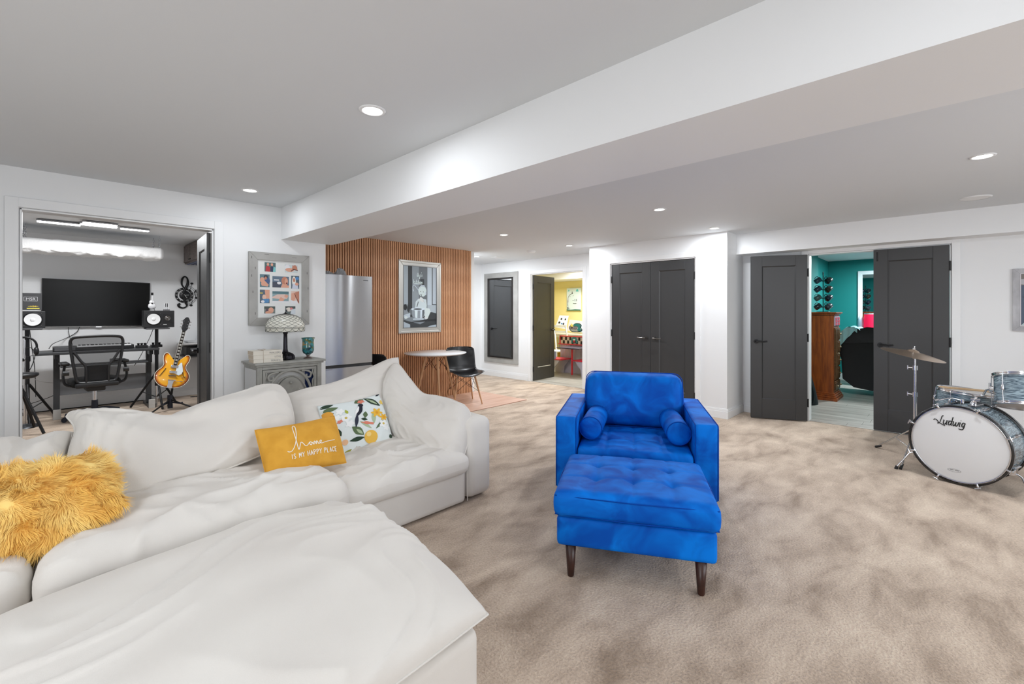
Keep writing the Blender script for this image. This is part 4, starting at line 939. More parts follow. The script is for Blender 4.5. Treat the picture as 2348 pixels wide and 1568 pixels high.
def shell_chair(loc, rz, label):
    c = thing('shell_chair', label, 'chair', loc, rz, group='black shell chairs at the round table')
    prof = spline([(.23, 0, .415), (.20, 0, .435), (.10, 0, .432), (-.04, 0, .425), (-.14, 0, .440), (-.19, 0, .50), (-.215, 0, .62), (-.25, 0, .76), (-.265, 0, .815)], 5)
    def fn(u, v):
        p = sample(prof, v); s_ = (u - .5) * 2
        hw = .235 * (1 - .10 * max(0, (v - .55) / .45)) * (1 if v > .08 else .86 + v * 1.75)
        if v > .86: hw *= math.sqrt(max(.0, 1 - ((v - .86) / .16) ** 2)) * .35 + .65
        up = .055 * abs(s_) ** 2.4 * (1 if v < .5 else max(.2, 1 - (v - .5) * 1.3)); fw = .07 * abs(s_) ** 2 * max(0, min(1, (v - .35) * 2))
        return Vector((p.x + fw, s_ * hw, p.z + up * (1 - max(0, v - .6)) - (.018 * abs(s_) ** 3 if v > .9 else 0)))
    o = MB().grid(fn, 24, 34).build('shell', SHELL, c); md = o.modifiers.new('thick', 'SOLIDIFY'); md.thickness = .006; md.offset = 0
    lt, lf = [], []
    for sx, sy in ((1, 1), (1, -1), (-1, -1), (-1, 1)):
        a = Vector((.11 * sx - .01, .13 * sy, .415)); b_ = Vector((.21 * sx - .02, .215 * sy, 0)); lt.append(a); lf.append(b_)
        MB().tube([b_, b_.lerp(a, .75), a], [.009, .014, .012], 12).build('leg', BEECH, c)
    w2 = MB()
    for k in range(4):
        a0, a1, b0, b1 = lt[k], lt[(k + 1) % 4], lt[k].lerp(lf[k], .55), lt[(k + 1) % 4].lerp(lf[(k + 1) % 4], .55)
        w2.tube([a0, b1], .003, 6).tube([a1, b0], .003, 6).tube([a0, a1], .003, 6)
    w2.build('wire_brace', _mats['brown_wire'], c)
    return c
s1 = shell_chair((4.30, 5.10, 0), -1.95, 'black shell chair at the right side of the round table')
dup(s1, (3.13, 5.28, 0), .15, 'black shell chair half hidden behind the sofa, left of the round table')

# ---- hall mirror and hall door it reflects
mr = thing('mirror', 'tall framed wall mirror with taupe surround reflecting a dark door', 'mirror', (XR - .002, 7.085, .29), -PI / 2)
MW, MH = .975, 1.85
frame_rect(MB(), 0, 0, MW, MH, .125, -.022, 0).build('surround', FRAMEG, mr, bevel=.002)
frame_rect(MB(), .122, .105, MW - .122, MH - .105, .03, -.040, -.002).build('inner_frame', mat('near_black', (30, 26, 25), .4), mr, bevel=.003)
MB().box((.14, -.014, .12), (MW - .14, -.010, MH - .12)).build('glass', mat('mirror_glass', (225, 228, 230), .02, metal=1), mr)
door((5.50, YH - .037, .012), 0, .80, side=-1)
casing_x(YH, -1, 5.495, 6.305, 2.055, depth=.0)

# ---- picture at the right edge
rp_ = thing('framed_picture', 'whitewashed wooden framed picture cut off by the right edge', 'picture', (XR - .002, -.464, 1.16), -PI / 2)
WASH = mat('whitewash', (196, 196, 200), .7, rgb2=(168, 168, 172), vscale=16, stretch=(1, 1, .4))
frame_rect(MB(), 0, 0, .78, .60, .050, -.026, 0).build('frame', WASH, rp_, bevel=.002)
frame_rect(MB(), .047, .047, .733, .553, .006, -.029, 0).build('lip', flat((214, 210, 214)), rp_)
pr = Print(.680, .500); pr.rect(0, 0, 1, 1, (84, 98, 118)).rect(0, .78, 1, 1, (130, 124, 118)).poly([(0, .8), (.3, .72), (.6, .82), (1, .74), (1, .86), (0, .9)], (190, 190, 194))
random.seed(2)
for k in range(46):
    x, y = random.random() * .92, random.random() * .7; pr.line([(x, y), (x + .02 + random.random() * .05, y + random.uniform(-.05, .05))], .0018, random.choice([(190, 204, 214), (46, 56, 74), (132, 148, 164)]))
pr.poly([(0, .0), (.12, .0), (.08, .14)], (196, 214, 214))
o = pr.build('photograph', rp_); o.location = (.050, -.008, .050)

# ---- drum kit
xd_ = Vector((-.31, -.95, 0)).normalized(); DR = .305; DD = .36
bd_ = thing('bass_drum', 'grey oyster wrapped bass drum with white logo head and black hoops', 'drum', (4.935, -.060, 0), math.atan2(xd_.y, xd_.x))
MY = Mx((0, 0, DR + .005), rx=-PI / 2)     # lathe z -> local +y
MB().lathe([(DR - .014, .03), (DR - .014, DD - .03)], 64, M=MY).build('shell', PEARL, bd_)
HOOP = mat('black_hoop', (20, 20, 22), .25, coat=.5)
for y0, y1 in ((0, .038), (DD - .038, DD)):
    MB().lathe([(DR - .010, y0), (DR, y0), (DR, y1), (DR - .010, y1), (DR - .010, y0)], 64, M=MY).build('hoop', HOOP, bd_)
    ym = (y0 + y1) / 2; MB().lathe([(DR + .0006, ym - .006), (DR + .0006, ym + .006)], 64, M=MY).build('hoop_inlay', mat('inlay_silver', (150, 158, 166), .3, metal=.5), bd_)
    MB().lathe([(DR - .022, y0 + .010), (DR - .012, y0 + .006), (DR - .012, y0 + .02)], 64, M=MY).build('flesh_hoop', CHROME, bd_)
hd = MB().lathe([(0, .012), (DR - .03, .012), (DR - .016, .016)], 64, M=MY).build('head', DRUMHEAD, bd_)
MB().lathe([(0, DD - .012), (DR - .016, DD - .014)], 64, M=MY).build('batter_head', DRUMHEAD, bd_)
INK = flat((14, 14, 14))
LG = [[(.44, 1.22), (.36, 1.30), (.27, 1.15), (.22, .75), (.15, .30), (.05, .06)], [(-.62, .46), (-.55, .60), (-.35, .58), (-.12, .34), (.02, .12), (-.10, .02), (-.02, .14), (.25, .06), (.50, -.08), (.80, -.20)],
      [(.58, .66), (.54, .25), (.62, .02), (.78, .12), (.90, .45)], [(.94, .68), (.90, .10), (1.0, .02)],
      [(1.42, .55), (1.28, .68), (1.14, .45), (1.12, .12), (1.26, .02), (1.42, .30)], [(1.54, 1.30), (1.48, .60), (1.44, .10), (1.54, .02)],
      [(1.66, .66), (1.66, .15), (1.76, .02), (1.90, .30), (1.96, .62)], [(1.96, .62), (1.94, .15), (2.04, .02), (2.20, .30), (2.24, .66)],
      [(2.42, .68), (2.38, .12), (2.48, .02)], [(2.47, .94), (2.48, .98)],
      [(2.92, .60), (2.78, .68), (2.64, .45), (2.66, .14), (2.80, .06), (2.92, .34), (2.96, .66)], [(2.94, .50), (2.88, -.10), (2.76, -.34), (2.50, -.36), (2.34, -.30)]]
lgm = MB(); ls = .052
for k, st_ in enumerate(LG): lgm.tube([(-.115 + q.x * ls + q.y * ls * .12, .0112, .452 + q.y * ls) for q in spline([(a, b, 0) for a, b in st_], 6)], [.0036 if k else .0030] * ((len(st_) - 1) * 6 + 1), 6, flat=.9)
for x in (.52, .90, 1.10, 1.62, 2.38): lgm.tube([(-.115 + (x - .06) * ls + .004, .0112, .452 + .66 * ls), (-.115 + (x + .08) * ls + .004, .0112, .452 + .66 * ls)], .0022, 5)
lgm.build('logo', INK, hd)
MB().tube([(-.02 + .035 * math.cos(2 * PI * k / 28) * (1 + .12 * abs(math.cos(2 * PI * k / 28))), .0112, .105 + .0115 * math.sin(2 * PI * k / 28)) for k in range(28)], .0007, 4, closed=True).build('oval_mark', flat((90, 90, 90)), hd)
MB().box((-.045, .0108, .1055), (-.024, .0114, .1085)).box((-.016, .0108, .1055), (.006, .0114, .1085)).build('oval_mark_print', flat((60, 60, 60)), hd)
lug = None
for k in range(8):
    t = PI / 8 + k * PI / 4; c, s_ = math.cos(t), math.sin(t)
    for end in (0, 1):
        m_ = MB(); rr_ = DR + .010
        def q(r, y, dt=0): return MY @ Vector((r * math.cos(t + dt), r * math.sin(t + dt), y))
        y0, y1 = (.0, .085) if end == 0 else (DD, DD - .085)
        sg = 1 if end == 0 else -1
        m_.tube([q(rr_, y0 + sg * -.018), q(rr_, y1)], .0035, 6)
        m_.tube([q(rr_ + .004, y0 - sg * .018, -.055), q(rr_ + .004, y0 - sg * .018, .055)], .0045, 6)
        m_.tube([q(DR - .016, y0 + sg * .004), q(DR + .002, y0 - sg * .004), q(rr_ + .006, y0 + sg * .002), q(rr_ + .004, y0 + sg * .018)], .0075, 6)
        m_.build('tension_claw', CHROME, bd_)
    MB().tube([q(DR - .008, DD * .5 - .055), q(DR - .001, DD * .5 - .04), q(DR - .001, DD * .5 + .04), q(DR - .008, DD * .5 + .055)], [.005, .010, .010, .005], 8).build('lug', CHROME, bd_)
for sx in (-1, 1):
    s = MB(); a = Vector((sx * (DR - .03), .10, .17))
    s.tube([a, a + Vector((sx * .05, -.02, -.02)), Vector((sx * (DR + .085), .02, .025))], .006, 8)
    s.box((a.x - .02, a.y - .02, a.z - .02), (a.x + .02, a.y + .03, a.z + .025))
    o = s.build('spur', CHROME, bd_); MB().cyl((sx * (DR + .085), .02, .028), (sx * (DR + .092), .018, .0), .011, .013, 10).build('rubber_tip', BLACKP, o)
mt_ = MB().box((.03, .10, .606), (.075, .26, .618)).cyl((.055, .165, .615), (.055, .165, .69), .008).cyl((.03, .165, .655), (.085, .165, .655), .013).cyl((.045, .15, .69), (.075, .19, .69), .011).tube([(.035, .16, .62), (.06, .165, .68)], [.013, .010], 10)
mt_.build('tom_mount', CHROME, bd_, bevel=.002)
MB().tube(spline([(-.13, .06, .63), (-.06, .09, .655), (-.01, .13, .64)], 6), .006, 8).cyl((-.15, .05, .625), (-.13, .06, .635), .010).cyl((-.01, .13, .612), (-.01, .13, .65), .012).build('cymbal_bracket', CHROME, bd_)

def tom(label, name, loc, r, h, tilt, heads=True, n=6):
    t = thing(name, label, 'drum', loc, tilt=tilt)
    MB().lathe([(r - .008, -h / 2 + .012), (r - .008, h / 2 - .012)], 48).build('shell', PEARL, t)
    for z0, z1 in ((-h / 2 - .004, -h / 2 + .018), (h / 2 - .018, h / 2 + .004)):
        MB().lathe([(r - .012, z0), (r + .004, z0), (r, z0 + .004), (r, z1 - .004), (r + .004, z1), (r - .012, z1), (r - .012, z0)], 48).build('hoop', CHROME, t)
    MB().lathe([(0, h / 2 - .003), (r - .012, h / 2 - .003)], 40).build('batter_head', DRUMHEAD, t)
    MB().lathe([(r - .012, -h / 2 + .003), (0, -h / 2 + .003)], 40).build('bottom_head', mat('clear_head', (172, 168, 166), .35), t)
    for k in range(n):
        a = 2 * PI * k / n + .3; c, s_ = math.cos(a), math.sin(a)
        MB().tube([(c * (r + .004), s_ * (r + .004), h / 2), (c * (r + .008), s_ * (r + .008), 0), (c * (r + .004), s_ * (r + .004), -h / 2)], .003, 6).tube([(c * r, s_ * r, -.022), (c * (r + .006), s_ * (r + .006), -.012), (c * (r + .006), s_ * (r + .006), .012), (c * r, s_ * r, .022)], [.006, .009, .009, .006], 8).build('lug', CHROME, t)
    return t
tt = tom('small grey oyster wrapped rack tom mounted above the bass drum', 'rack_tom', (5.20, -.425, .735), .165, .235, (0, .30, .0))
MB().tube([(-.02, .168, .0), (-.04, .20, -.02), (-.10, .22, -.075), (-.17, .23, -.085)], .007, 8).cyl((-.02, .160, 0), (-.02, .180, 0), .022).cyl((-.02, .178, -.03), (-.02, .178, .045), .007).build('mount_arm', CHROME, tt)
sn = tom('wide grey oyster wrapped drum behind the bass drum, sticks on top', 'snare_drum', (5.515, -.110, .575), .19, .19, (.10, 0, 0), n=8)
ss = thing('drum_stand', 'chrome folding stand holding up the drum behind the bass drum', 'stand', (5.515, -.110, 0))
st_ = MB().cyl((0, 0, .12), (0, 0, .42), .010)
for k in range(3):
    a = 2 * PI * k / 3 + .5; st_.tube([(0, 0, .22), (.22 * math.cos(a), .22 * math.sin(a), .012)], .006, 6).tube([(0, 0, .42), (.1 * math.cos(a), .1 * math.sin(a), .455), (.204 * math.cos(a), .204 * math.sin(a), .462)], .006, 6)
st_.build('frame', CHROME, ss)
for k in range(2):
    o = MB().tube([(0, 0, 0), (.30, 0, 0), (.36, 0, 0), (.375, 0, 0)], [.0065, .006, .0035, .005], 8).build('drumstick', mat('hickory', (200, 168, 128), .4)); o.location = (5.44 + k * .05, .05 - k * .01, .688 - k * .002); o.rotation_euler = (0, .055, -1.25 + .12 * k)
    tag(o, ['front', 'rear'][k] + ' wooden drumstick lying across the wide drum head', 'drumstick', 'drumsticks on the drum')
cs = thing('cymbal_stand', 'chrome boom-less cymbal stand behind the bass drum', 'stand', (5.47, .205, 0))
st_ = MB().cyl((0, 0, .03), (0, 0, .62), .013).cyl((0, 0, .60), (0, 0, .86), .010).cyl((0, 0, .84), (0, 0, .935), .008).cyl((0, 0, .92), (0, .012, .985), .006)
for z in (.60, .84): st_.cyl((0, 0, z - .02), (0, 0, z + .02), .019).cyl((0, 0, z), (0, .05, z), .006).cyl((0, .05, z - .018), (0, .05, z + .018), .005)
st_.cyl((0, -.015, .93), (0, .015, .93), .012)
st_.build('pole', CHROME, cs)
for k in range(3):
    a = .85 + 2 * PI * k / 3
    o = MB().tube([(0, 0, .30), (.38 * math.cos(a), .38 * math.sin(a), .018)], .006, 6).tube([(0, 0, .08), (.19 * math.cos(a), .19 * math.sin(a), .16)], .005, 6).build('leg', CHROME, cs)
    MB().tube([(.34 * math.cos(a), .34 * math.sin(a), .034), (.40 * math.cos(a), .40 * math.sin(a), .008)], [.009, .012], 8).build('rubber_foot', BLACKP, o)
cy = thing('cymbal', 'thin bronze cymbal tilted on its chrome stand before the dark door', 'cymbal', (5.47, .217, .985), tilt=(.235, -.03, 0))
CR_ = .232
MB().lathe([(CR_, -.032), (CR_ * .96, -.030), (CR_ * .6, -.014), (CR_ * .25, -.001), (.045, .002), (.035, .012), (.015, .020), (.004, .022), (.004, .020), (.015, .018), (.034, .010), (.044, .0), (CR_ * .25, -.003), (CR_ * .6, -.016), (CR_ * .96, -.032), (CR_, -.032)], 56).build('disc', mat('bronze', (190, 170, 150), .3, metal=.9), cy)
MB().cyl((0, 0, .02), (0, 0, .034), .011).cyl((0, 0, .03), (0, 0, .05), .004).tube([(-.014, 0, .046), (.014, 0, .046)], .004, 6).build('wing_nut', CHROME, cy)
# ================================================================== STUDIO BEHIND THE LEFT DOORWAY
# ---- hanging light fitting
lf = P(215, 516, Z=2.33)
sl_ = thing('ceiling_light', 'modern ceiling light of four bright white rectangular panels in the studio', 'light', (lf.x + .06, lf.y, SZ)); sl_.scale = (.80, 1, 1)
MB().box((-.14, -.05, -.03), (.14, .05, 0)).build('canopy', TRIM, sl_, bevel=.004)
LEDM = mat('led_panel', (255, 255, 255), .4, emit=(250, 252, 255), estr=11)
for cx, cy, w_, d_ in ((-.42, .10, .44, .12), (-.02, -.02, .40, .12), (-.02, -.17, .37, .09), (.38, .02, .34, .10)):
    MB().box((cx - w_ / 2, cy - d_ / 2, -.075), (cx + w_ / 2, cy + d_ / 2, -.058)).build('panel_frame', mat('satin_frame', (176, 178, 182), .3, metal=.4), sl_)
    MB().box((cx - w_ / 2 + .008, cy - d_ / 2 + .008, -.079), (cx + w_ / 2 - .008, cy + d_ / 2 - .008, -.0752)).build('diffuser', LEDM, sl_)
MB().box((-.6, -.004, -.056), (.5, .004, -.040)).cyl((0, 0, -.045), (0, 0, -.03), .012).build('bar', _mats['satin_frame'], sl_)
area_light('studio_lamp', (lf.x, lf.y, SZ - .095), .75, 42, (0, 0, 0), (.96, .98, 1), 'RECTANGLE', .3)
# ---- chained acoustic baffle
BY = 8.0
b0, b1 = P(50, 548, Y=BY), P(371, 571, Y=BY); b2 = P(371, 598, Y=BY)
bf = thing('acoustic_baffle', 'white fleecy acoustic panel hung on chains below the studio ceiling', 'acoustic panel', (0, 0, 0))
FLEECE = mat('white_fleece', (238, 238, 238), .95, bump=.6, bscale=60, bdist=.01, sheen=.4)
xa, xb = -.42, b1.x
def bfn(u, v):
    t = 2 * PI * v; e = lambda q: math.copysign(abs(q) ** .45, q); x = xa + (xb - xa) * u
    end = min(1, min(u, 1 - u) * 40) ** .5
    p = Vector((x, BY + .22 * e(math.cos(t)) * (.6 + .4 * end), (b1.z + b2.z) / 2 + (b1.z - b2.z) / 2 * e(math.sin(t)) * (.7 + .3 * end)))
    n_ = noise.noise(Vector((x * 9, t * 2, 1))) * .010 + noise.noise(Vector((x * 25, t * 5, 4))) * .005
    return p + Vector((0, n_, n_ * (2.2 if math.sin(t) < -.3 else .8)))
MB().grid(bfn, 160, 28).add([bfn(1, k / 28) for k in range(28)], [tuple(range(28))], True).build('fleece_cover', FLEECE, bf)
def chain(x, y, z0, z1):
    m_ = MB(); z = z0; k = 0
    while z < z1:
        ring = [(.011 * math.cos(a), .0, .019 * math.sin(a)) for a in [2 * PI * i / 10 for i in range(10)]]
        if k % 2: ring = [(0, q[0], q[2]) for q in ring]
        m_.tube([(x + q[0], y + q[1], z + q[2]) for q in ring], .0035, 5, closed=True); z += .030; k += 1
    return m_.build('chain', CHROME, bf)
for x, y in ((xb - .035, BY - .05), (xb - .07, BY + .17), (P(58, 545, Y=BY).x, BY - .05), (P(58, 545, Y=BY).x - .02, BY + .17)): chain(x, y, b1.z + .0, SZ - .01)
# ---- wall cabinet high up at right
wc = thing('wall_cabinet', 'small wooden wall cabinet high in the studio corner', 'cabinet', (1.60, 7.9, 2.10))
CABW = mat('greyed_wood', (118, 104, 98), .5, rgb2=(92, 82, 80), vscale=8, stretch=(1, 1, 6))
MB().box((0, 0, 0), (.25, .88, .298)).build('body', CABW, wc, bevel=.003)
for k in range(2): o = MB().box((-.016, .01 + k * .435, .02), (0, .435 + k * .435, .28)).build('door', CABW, wc, bevel=.002); MB().ball((-.022, .40 + k * .08, .05), .008).build('knob', BLACKM, o)
for k in range(4): MB().box((.02 + k * .06, .02, -.008), (.05 + k * .06, .86, -.0005)).build('slat', flat((96, 108, 140)), wc)
# ---- television
ty = YS - .055
t0, t1, t2 = P(94, 634, Y=ty), P(343, 648, Y=ty), P(341, 746, Y=ty)
tv = thing('television', 'large black flat screen television on the studio back wall', 'television', (t0.x, ty, t2.z), tilt=(0, .012, 0))
TWd, THt = t1.x - t0.x, t0.z - t2.z - .02
MB().box((0, .006, 0), (TWd, .035, THt)).build('casing', BLACKP, tv, bevel=.003)
MB().box((.008, .003, .018), (TWd - .008, .0058, THt - .008)).build('screen', mat('screen_black', (9, 9, 10), .28, spec=.25), tv)
MB().box((0, .001, 0), (TWd, .0055, .010)).build('lower_trim', NICKEL, tv); MB().box((TWd / 2 - .03, -.001, -.006), (TWd / 2 + .03, .004, .004)).build('badge', CHROME, tv)
MB().box((TWd * .3, .036, THt * .3), (TWd * .7, .052, THt * .7)).build('wall_bracket', BLACKM, tv)
# ---- desk
DY0, DY1 = 8.02, 8.52; dA, dB = P(80, 812, Y=DY0), P(366, 799, Y=DY0); DZ = dA.z + .01
dk = thing('desk', 'dark standing desk with metal legs and modesty panel in the studio', 'desk')
GRAPH = mat('graphite', (62, 63, 65), .45, metal=.2)
MB().box((dA.x, DY0, DZ - .035), (dB.x, DY1, DZ)).build('desktop', GRAPH, dk, bevel=.006)
l0, l1 = dA.x + .19, dB.x - .09
for x in (l0, l1):
    o = MB().box((x - .03, DY0 + .22, .05), (x + .03, DY0 + .29, DZ - .036)).build('leg', GRAPH, dk, bevel=.004)
    MB().box((x - .035, DY0 - .03, 0), (x + .035, DY1 - .02, .045)).build('foot', GRAPH, o, bevel=.006)
    MB().box((x - .036, DY0 - .045, 0), (x + .036, DY0 - .029, .125)).build('foot_cap', mat('pale_plastic', (196, 194, 190), .5), o, bevel=.003)
    MB().box((x - .022, DY0 + .02, DZ - .09), (x + .022, DY0 + .25, DZ - .036)).cyl((x, DY0 + .04, DZ - .20), (x, DY0 + .04, DZ - .04), .012).build('bracket', BLACKM, o)
MB().box((l0 + .03, DY0 + .25, .26), (l1 - .03, DY0 + .262, .47)).build('modesty_panel', mat('grey_steel_panel', (104, 105, 107), .5), dk, bevel=.002)
MB().box((l0 + .03, DY0 + .10, DZ - .20), (l1 - .03, DY0 + .30, DZ - .180)).cyl((l0 + .03, DY0 + .06, DZ - .195), (l1 - .03, DY0 + .06, DZ - .195), .010).build('keyboard_tray', GRAPH, dk, bevel=.003)
# items on the desk
kb = thing('keyboard', 'long black music keyboard with white keys on the studio desk', 'keyboard', (dA.x + .155, DY0 + .12, DZ + .001))
KL = dB.x - dA.x - .42
MB().box((0, 0, 0), (KL, .26, .055)).build('case', BLACKP, kb, bevel=.008)
MB().box((.22, -.004, .045), (KL - .03, .13, .063)).build('white_keys', flat((226, 226, 226)), kb, bevel=.002)
bkm = MB()
for k in range(44): 
    if k % 7 not in (2, 6): bkm.box((.235 + k * (KL - .27) / 44, .04, .063), (.235 + k * (KL - .27) / 44 + .010, .13, .072))
o = bkm.build('black_keys', BLACKM, kb); o['kind'] = 'stuff'
MB().box((.015, -.001, .008), (.205, .0, .046)).box((.015, .02, .0555), (.205, .2, .060)).build('control_panel', mat('panel_grey', (84, 84, 86), .4, bump=.8, bscale=90, bdist=.004), kb)
for k in range(2):
    x = P(312 + k * 34, 792, Y=DY0 + .15).x
    pd = thing('effects_pedal', ['black three-knob effects box on the desk, left of the pair', 'black effects box at the desk right end'][k], 'pedal', (x, DY0 + .10, DZ + .001))
    MB().box((0, 0, 0), (.125, .12, .035)).build('case', BLACKP, pd, bevel=.004)
    for j in range(3): MB().lathe([(.012, .035), (.012, .05), (.016, .055), (.014, .066), (0, .067)], 12, M=Mx((.025 + j * .036, .05, 0))).build('knob', BLACKM, pd)
mo = thing('audio_interface', 'small silver device on the desk shelf by the chair', 'device', (l1 - .42, DY0 + .11, DZ - .1795)); MB().box((0, 0, 0), (.12, .14, .045)).build('case', flat((190, 192, 194)), mo, bevel=.008); MB().box((.01, -.002, .01), (.11, 0, .035)).build('front_panel', BLACKP, mo)

# ---- studio monitors on stands
def monitor(px0, px1, py0, py1, Y, label, flip=False, side=.20):
    a, c = P(px0, py0, Y=Y), P(px1, py1, Y=Y); w_, h_ = c.x - a.x, a.z - c.z
    t = thing('studio_monitor', label, 'speaker', (a.x, Y, c.z), group='studio monitors')
    MB().box((0, 0, 0), (w_, side, h_)).build('cabinet', mat('black_ash', (34, 34, 36), .5, rgb2=(28, 28, 30), vscale=20), t, bevel=.006)
    cx = w_ * .31 if not flip else w_ * .69
    F = lambda x, z: Matrix.Translation((x, 0, z)) @ Matrix.Rotation(PI / 2, 4, 'X')
    R_ = min(h_ * .42, w_ * .25)
    MB().lathe([(R_ * .84, -.001), (R_ * .9, .007), (R_, .006), (R_ * 1.03, .0)], 32, M=F(cx, h_ / 2)).build('surround', BLACKM, t)
    MB().lathe([(0, .0008), (R_ * .26, .0008), (R_ * .86, .007)], 32, M=F(cx, h_ / 2)).ball((cx, -.003, h_ / 2), R_ * .27, (1, .25, 1)).build('white_cone', flat((222, 222, 222)), t)
    tx = w_ * (.77 if not flip else .23)
    if 0 < tx < w_ - .02:
        o = MB().box((tx - h_ * .24, -.004, h_ * .30), (tx + h_ * .24, 0, h_ * .80)).build('tweeter_plate', BLACKP, t, bevel=.003)
        MB().lathe([(0, .010), (.012, .009), (.016, .004), (.026, .0045), (.030, .009), (.034, .004)], 24, M=F(tx, h_ * .54)).build('tweeter', NICKEL, o)
        MB().box((tx - .05, -.002, h_ * .16), (tx - .01, 0, h_ * .19)).build('badge', flat((210, 210, 210)), t)
    for sx in (-1, 1):
        for sz in (-1, 1): MB().ball((cx + sx * R_ * .86, -.001, h_ / 2 + sz * R_ * .86), .005, n=6).build('screw', NICKEL, t)
    return t
MYp = 7.95
monitor(8, 104, 713, 752, MYp, 'black studio monitor with white cone at the left doorway edge', True)
monitor(330, 400, 712, 750, MYp, 'black studio monitor with white cone right of the television')
def spk_stand(px, pz, Y, label, legs=True):
    top = P(px, pz, Y=Y)
    t = thing('speaker_stand', label, 'stand', (top.x, Y + .10, 0))
    MB().box((-.13, -.14, top.z - .024), (.13, .12, top.z - .001)).build('plate', mat('grey_rubber', (70, 70, 72), .7), t, bevel=.006)
    MB().cyl((0, 0, .30), (0, 0, top.z - .02), .021).cyl((0, 0, .74), (0, 0, .80), .028).build('pole', BLACKM, t)
    MB().cyl((0, 0, .0), (0, 0, .32), .013).build('lower_tube', CHROME, t)
    for k in range(3):
        a = .6 + 2 * PI * k / 3
        MB().tube([(.02 * math.cos(a), .02 * math.sin(a), .46), (.30 * math.cos(a), .30 * math.sin(a), .014)], .014, 8).tube([(0, 0, .14), (.17 * math.cos(a), .17 * math.sin(a), .225)], .007, 6).build('leg', BLACKM, t)
    return t
spk_stand(362, 751, MYp, 'tall black tripod speaker stand between desk and guitar')
spk_stand(62, 752, MYp, 'tall black speaker stand at the left doorway edge')
# box on the left monitor
a, c = P(48, 671, Y=8.05), P(96, 711, Y=8.05)
bx_ = thing('box', 'dark grey box with white logo standing on the left studio monitor', 'box', (a.x, 8.05, c.z + .002))
MB().box((0, 0, 0), (c.x - a.x, .14, a.z - c.z - .004)).build('carton', mat('dark_card', (58, 58, 60), .6), bx_, bevel=.003)
text_obj('logo', 'MSR', .046, flat((196, 196, 198)), Mx(((c.x - a.x) * .46, -.001, (a.z - c.z) * .56)) @ STAND, bx_); frame_rect(MB(), (c.x - a.x) * .46 - .058, (a.z - c.z) * .56 - .010, (c.x - a.x) * .46 + .058, (a.z - c.z) * .56 + .042, .003, -.0012, 0).build('logo_frame', flat((196, 196, 198)), bx_)
wv = MB()
for k in range(9): h_ = (.006, .010, .014, .010, .020, .012, .016, .010, .006)[k]; wv.box((.058 + k * .010, -.0015, .045 - h_ / 2), (.064 + k * .010, 0, .045 + h_ / 2))
o = wv.build('yellow_wave', flat((236, 206, 70)), bx_); o['kind'] = 'stuff'; MB().box((.048, -.0015, .014), (.155, 0, .024)).build('yellow_strip', flat((240, 226, 90)), bx_)
# figurines on the right monitor
a = P(349, 712, Y=8.02)
gf = thing('figurine', 'small white ornamental guitar standing on the right studio monitor', 'ornament', (a.x, 8.03, a.z + .002))
PEW = mat('pewter_white', (226, 226, 228), .3, metal=.3)
MB().lathe([(0, -.012), (.040, -.010), (.046, 0), (.040, .010), (0, .012)], 20, M=Mx((0, 0, .062), rx=PI / 2)).lathe([(0, -.012), (.028, -.010), (.033, 0), (.028, .010), (0, .012)], 20, M=Mx((0, 0, .115), rx=PI / 2)).build('body', PEW, gf)
MB().box((-.006, -.012, .13), (.006, -.004, .215)).build('neck', PEW, gf); MB().box((-.013, -.014, .212), (.013, -.002, .25)).build('head', BLACKM, gf); MB().ball((0, -.012, .098), .010, (1, .3, 1)).build('sound_hole', BLACKM, gf)
MB().tube([(-.03, 0, .0), (-.02, .01, .028), (.02, .01, .028), (.03, 0, 0)], .004, 6).build('stand', BLACKM, gf)
a = P(382, 712, Y=8.02)
aw = thing('award', 'small award of three white upright bars on a black base', 'ornament', (a.x, 8.03, a.z + .002))
MB().box((-.035, -.03, 0), (.035, .03, .014)).build('base', BLACKP, aw, bevel=.003)
for k in range(3): MB().box((-.026 + k * .020, -.008, .014), (-.012 + k * .020, .008, .105)).build('bar', PEW, aw)
for k in range(2): MB().box((-.014 + k * .020, -.011, .05), (-.006 + k * .020, -.008, .10)).build('black_key', BLACKM, aw)
# ---- treble clef clock
ck = thing('wall_clock', 'black treble clef wall clock with music notes on the studio wall', 'clock')
CY = YS - .012
def W(px, py): q = P(px, py, Y=CY); return Vector((q.x, CY, q.z))
def wstroke(pts, rs, n=6):
    c = spline([W(*p) for p in pts], n); k = len(c)
    rr_ = [rs[min(int(i / (k - 1) * (len(rs) - 1)), len(rs) - 2)] * (1 - (i / (k - 1) * (len(rs) - 1)) % 1) + rs[min(int(i / (k - 1) * (len(rs) - 1)) + 1, len(rs) - 1)] * ((i / (k - 1) * (len(rs) - 1)) % 1) for i in range(k)]
    return MB().tube(c, rr_, 8)
wstroke([(424, 663), (417, 652), (418, 640), (424, 634), (430, 640), (430, 652), (424, 664), (420, 674), (424, 690), (428, 698), (427, 703), (420, 706), (412, 704), (409, 699), (413, 696)], [.008, .012, .015, .009, .012, .02, .02, .012, .018, .016, .010, .012, .016, .02, .012]).build('treble_clef', BLACKM, ck)
cc = W(424, 677); rx_ = (W(437, 677) - W(411, 677)).length / 2
MB().lathe([(0, .004), (rx_ * .98, .004), (rx_, 0)], 32, M=Matrix.Translation(cc) @ Matrix.Rotation(PI / 2, 4, 'X')).build('dial', BLACKP, ck)
ro = (W(444, 677) - W(402, 677)).length / 2; o = MB().lathe([(ro * .74, 0), (ro * .74, .006), (ro, .006), (ro, 0)], 40, M=Matrix.Translation(cc + Vector((-.01, 0, 0))) @ Matrix.Rotation(PI / 2, 4, 'X')).build('number_ring', BLACKM, ck)
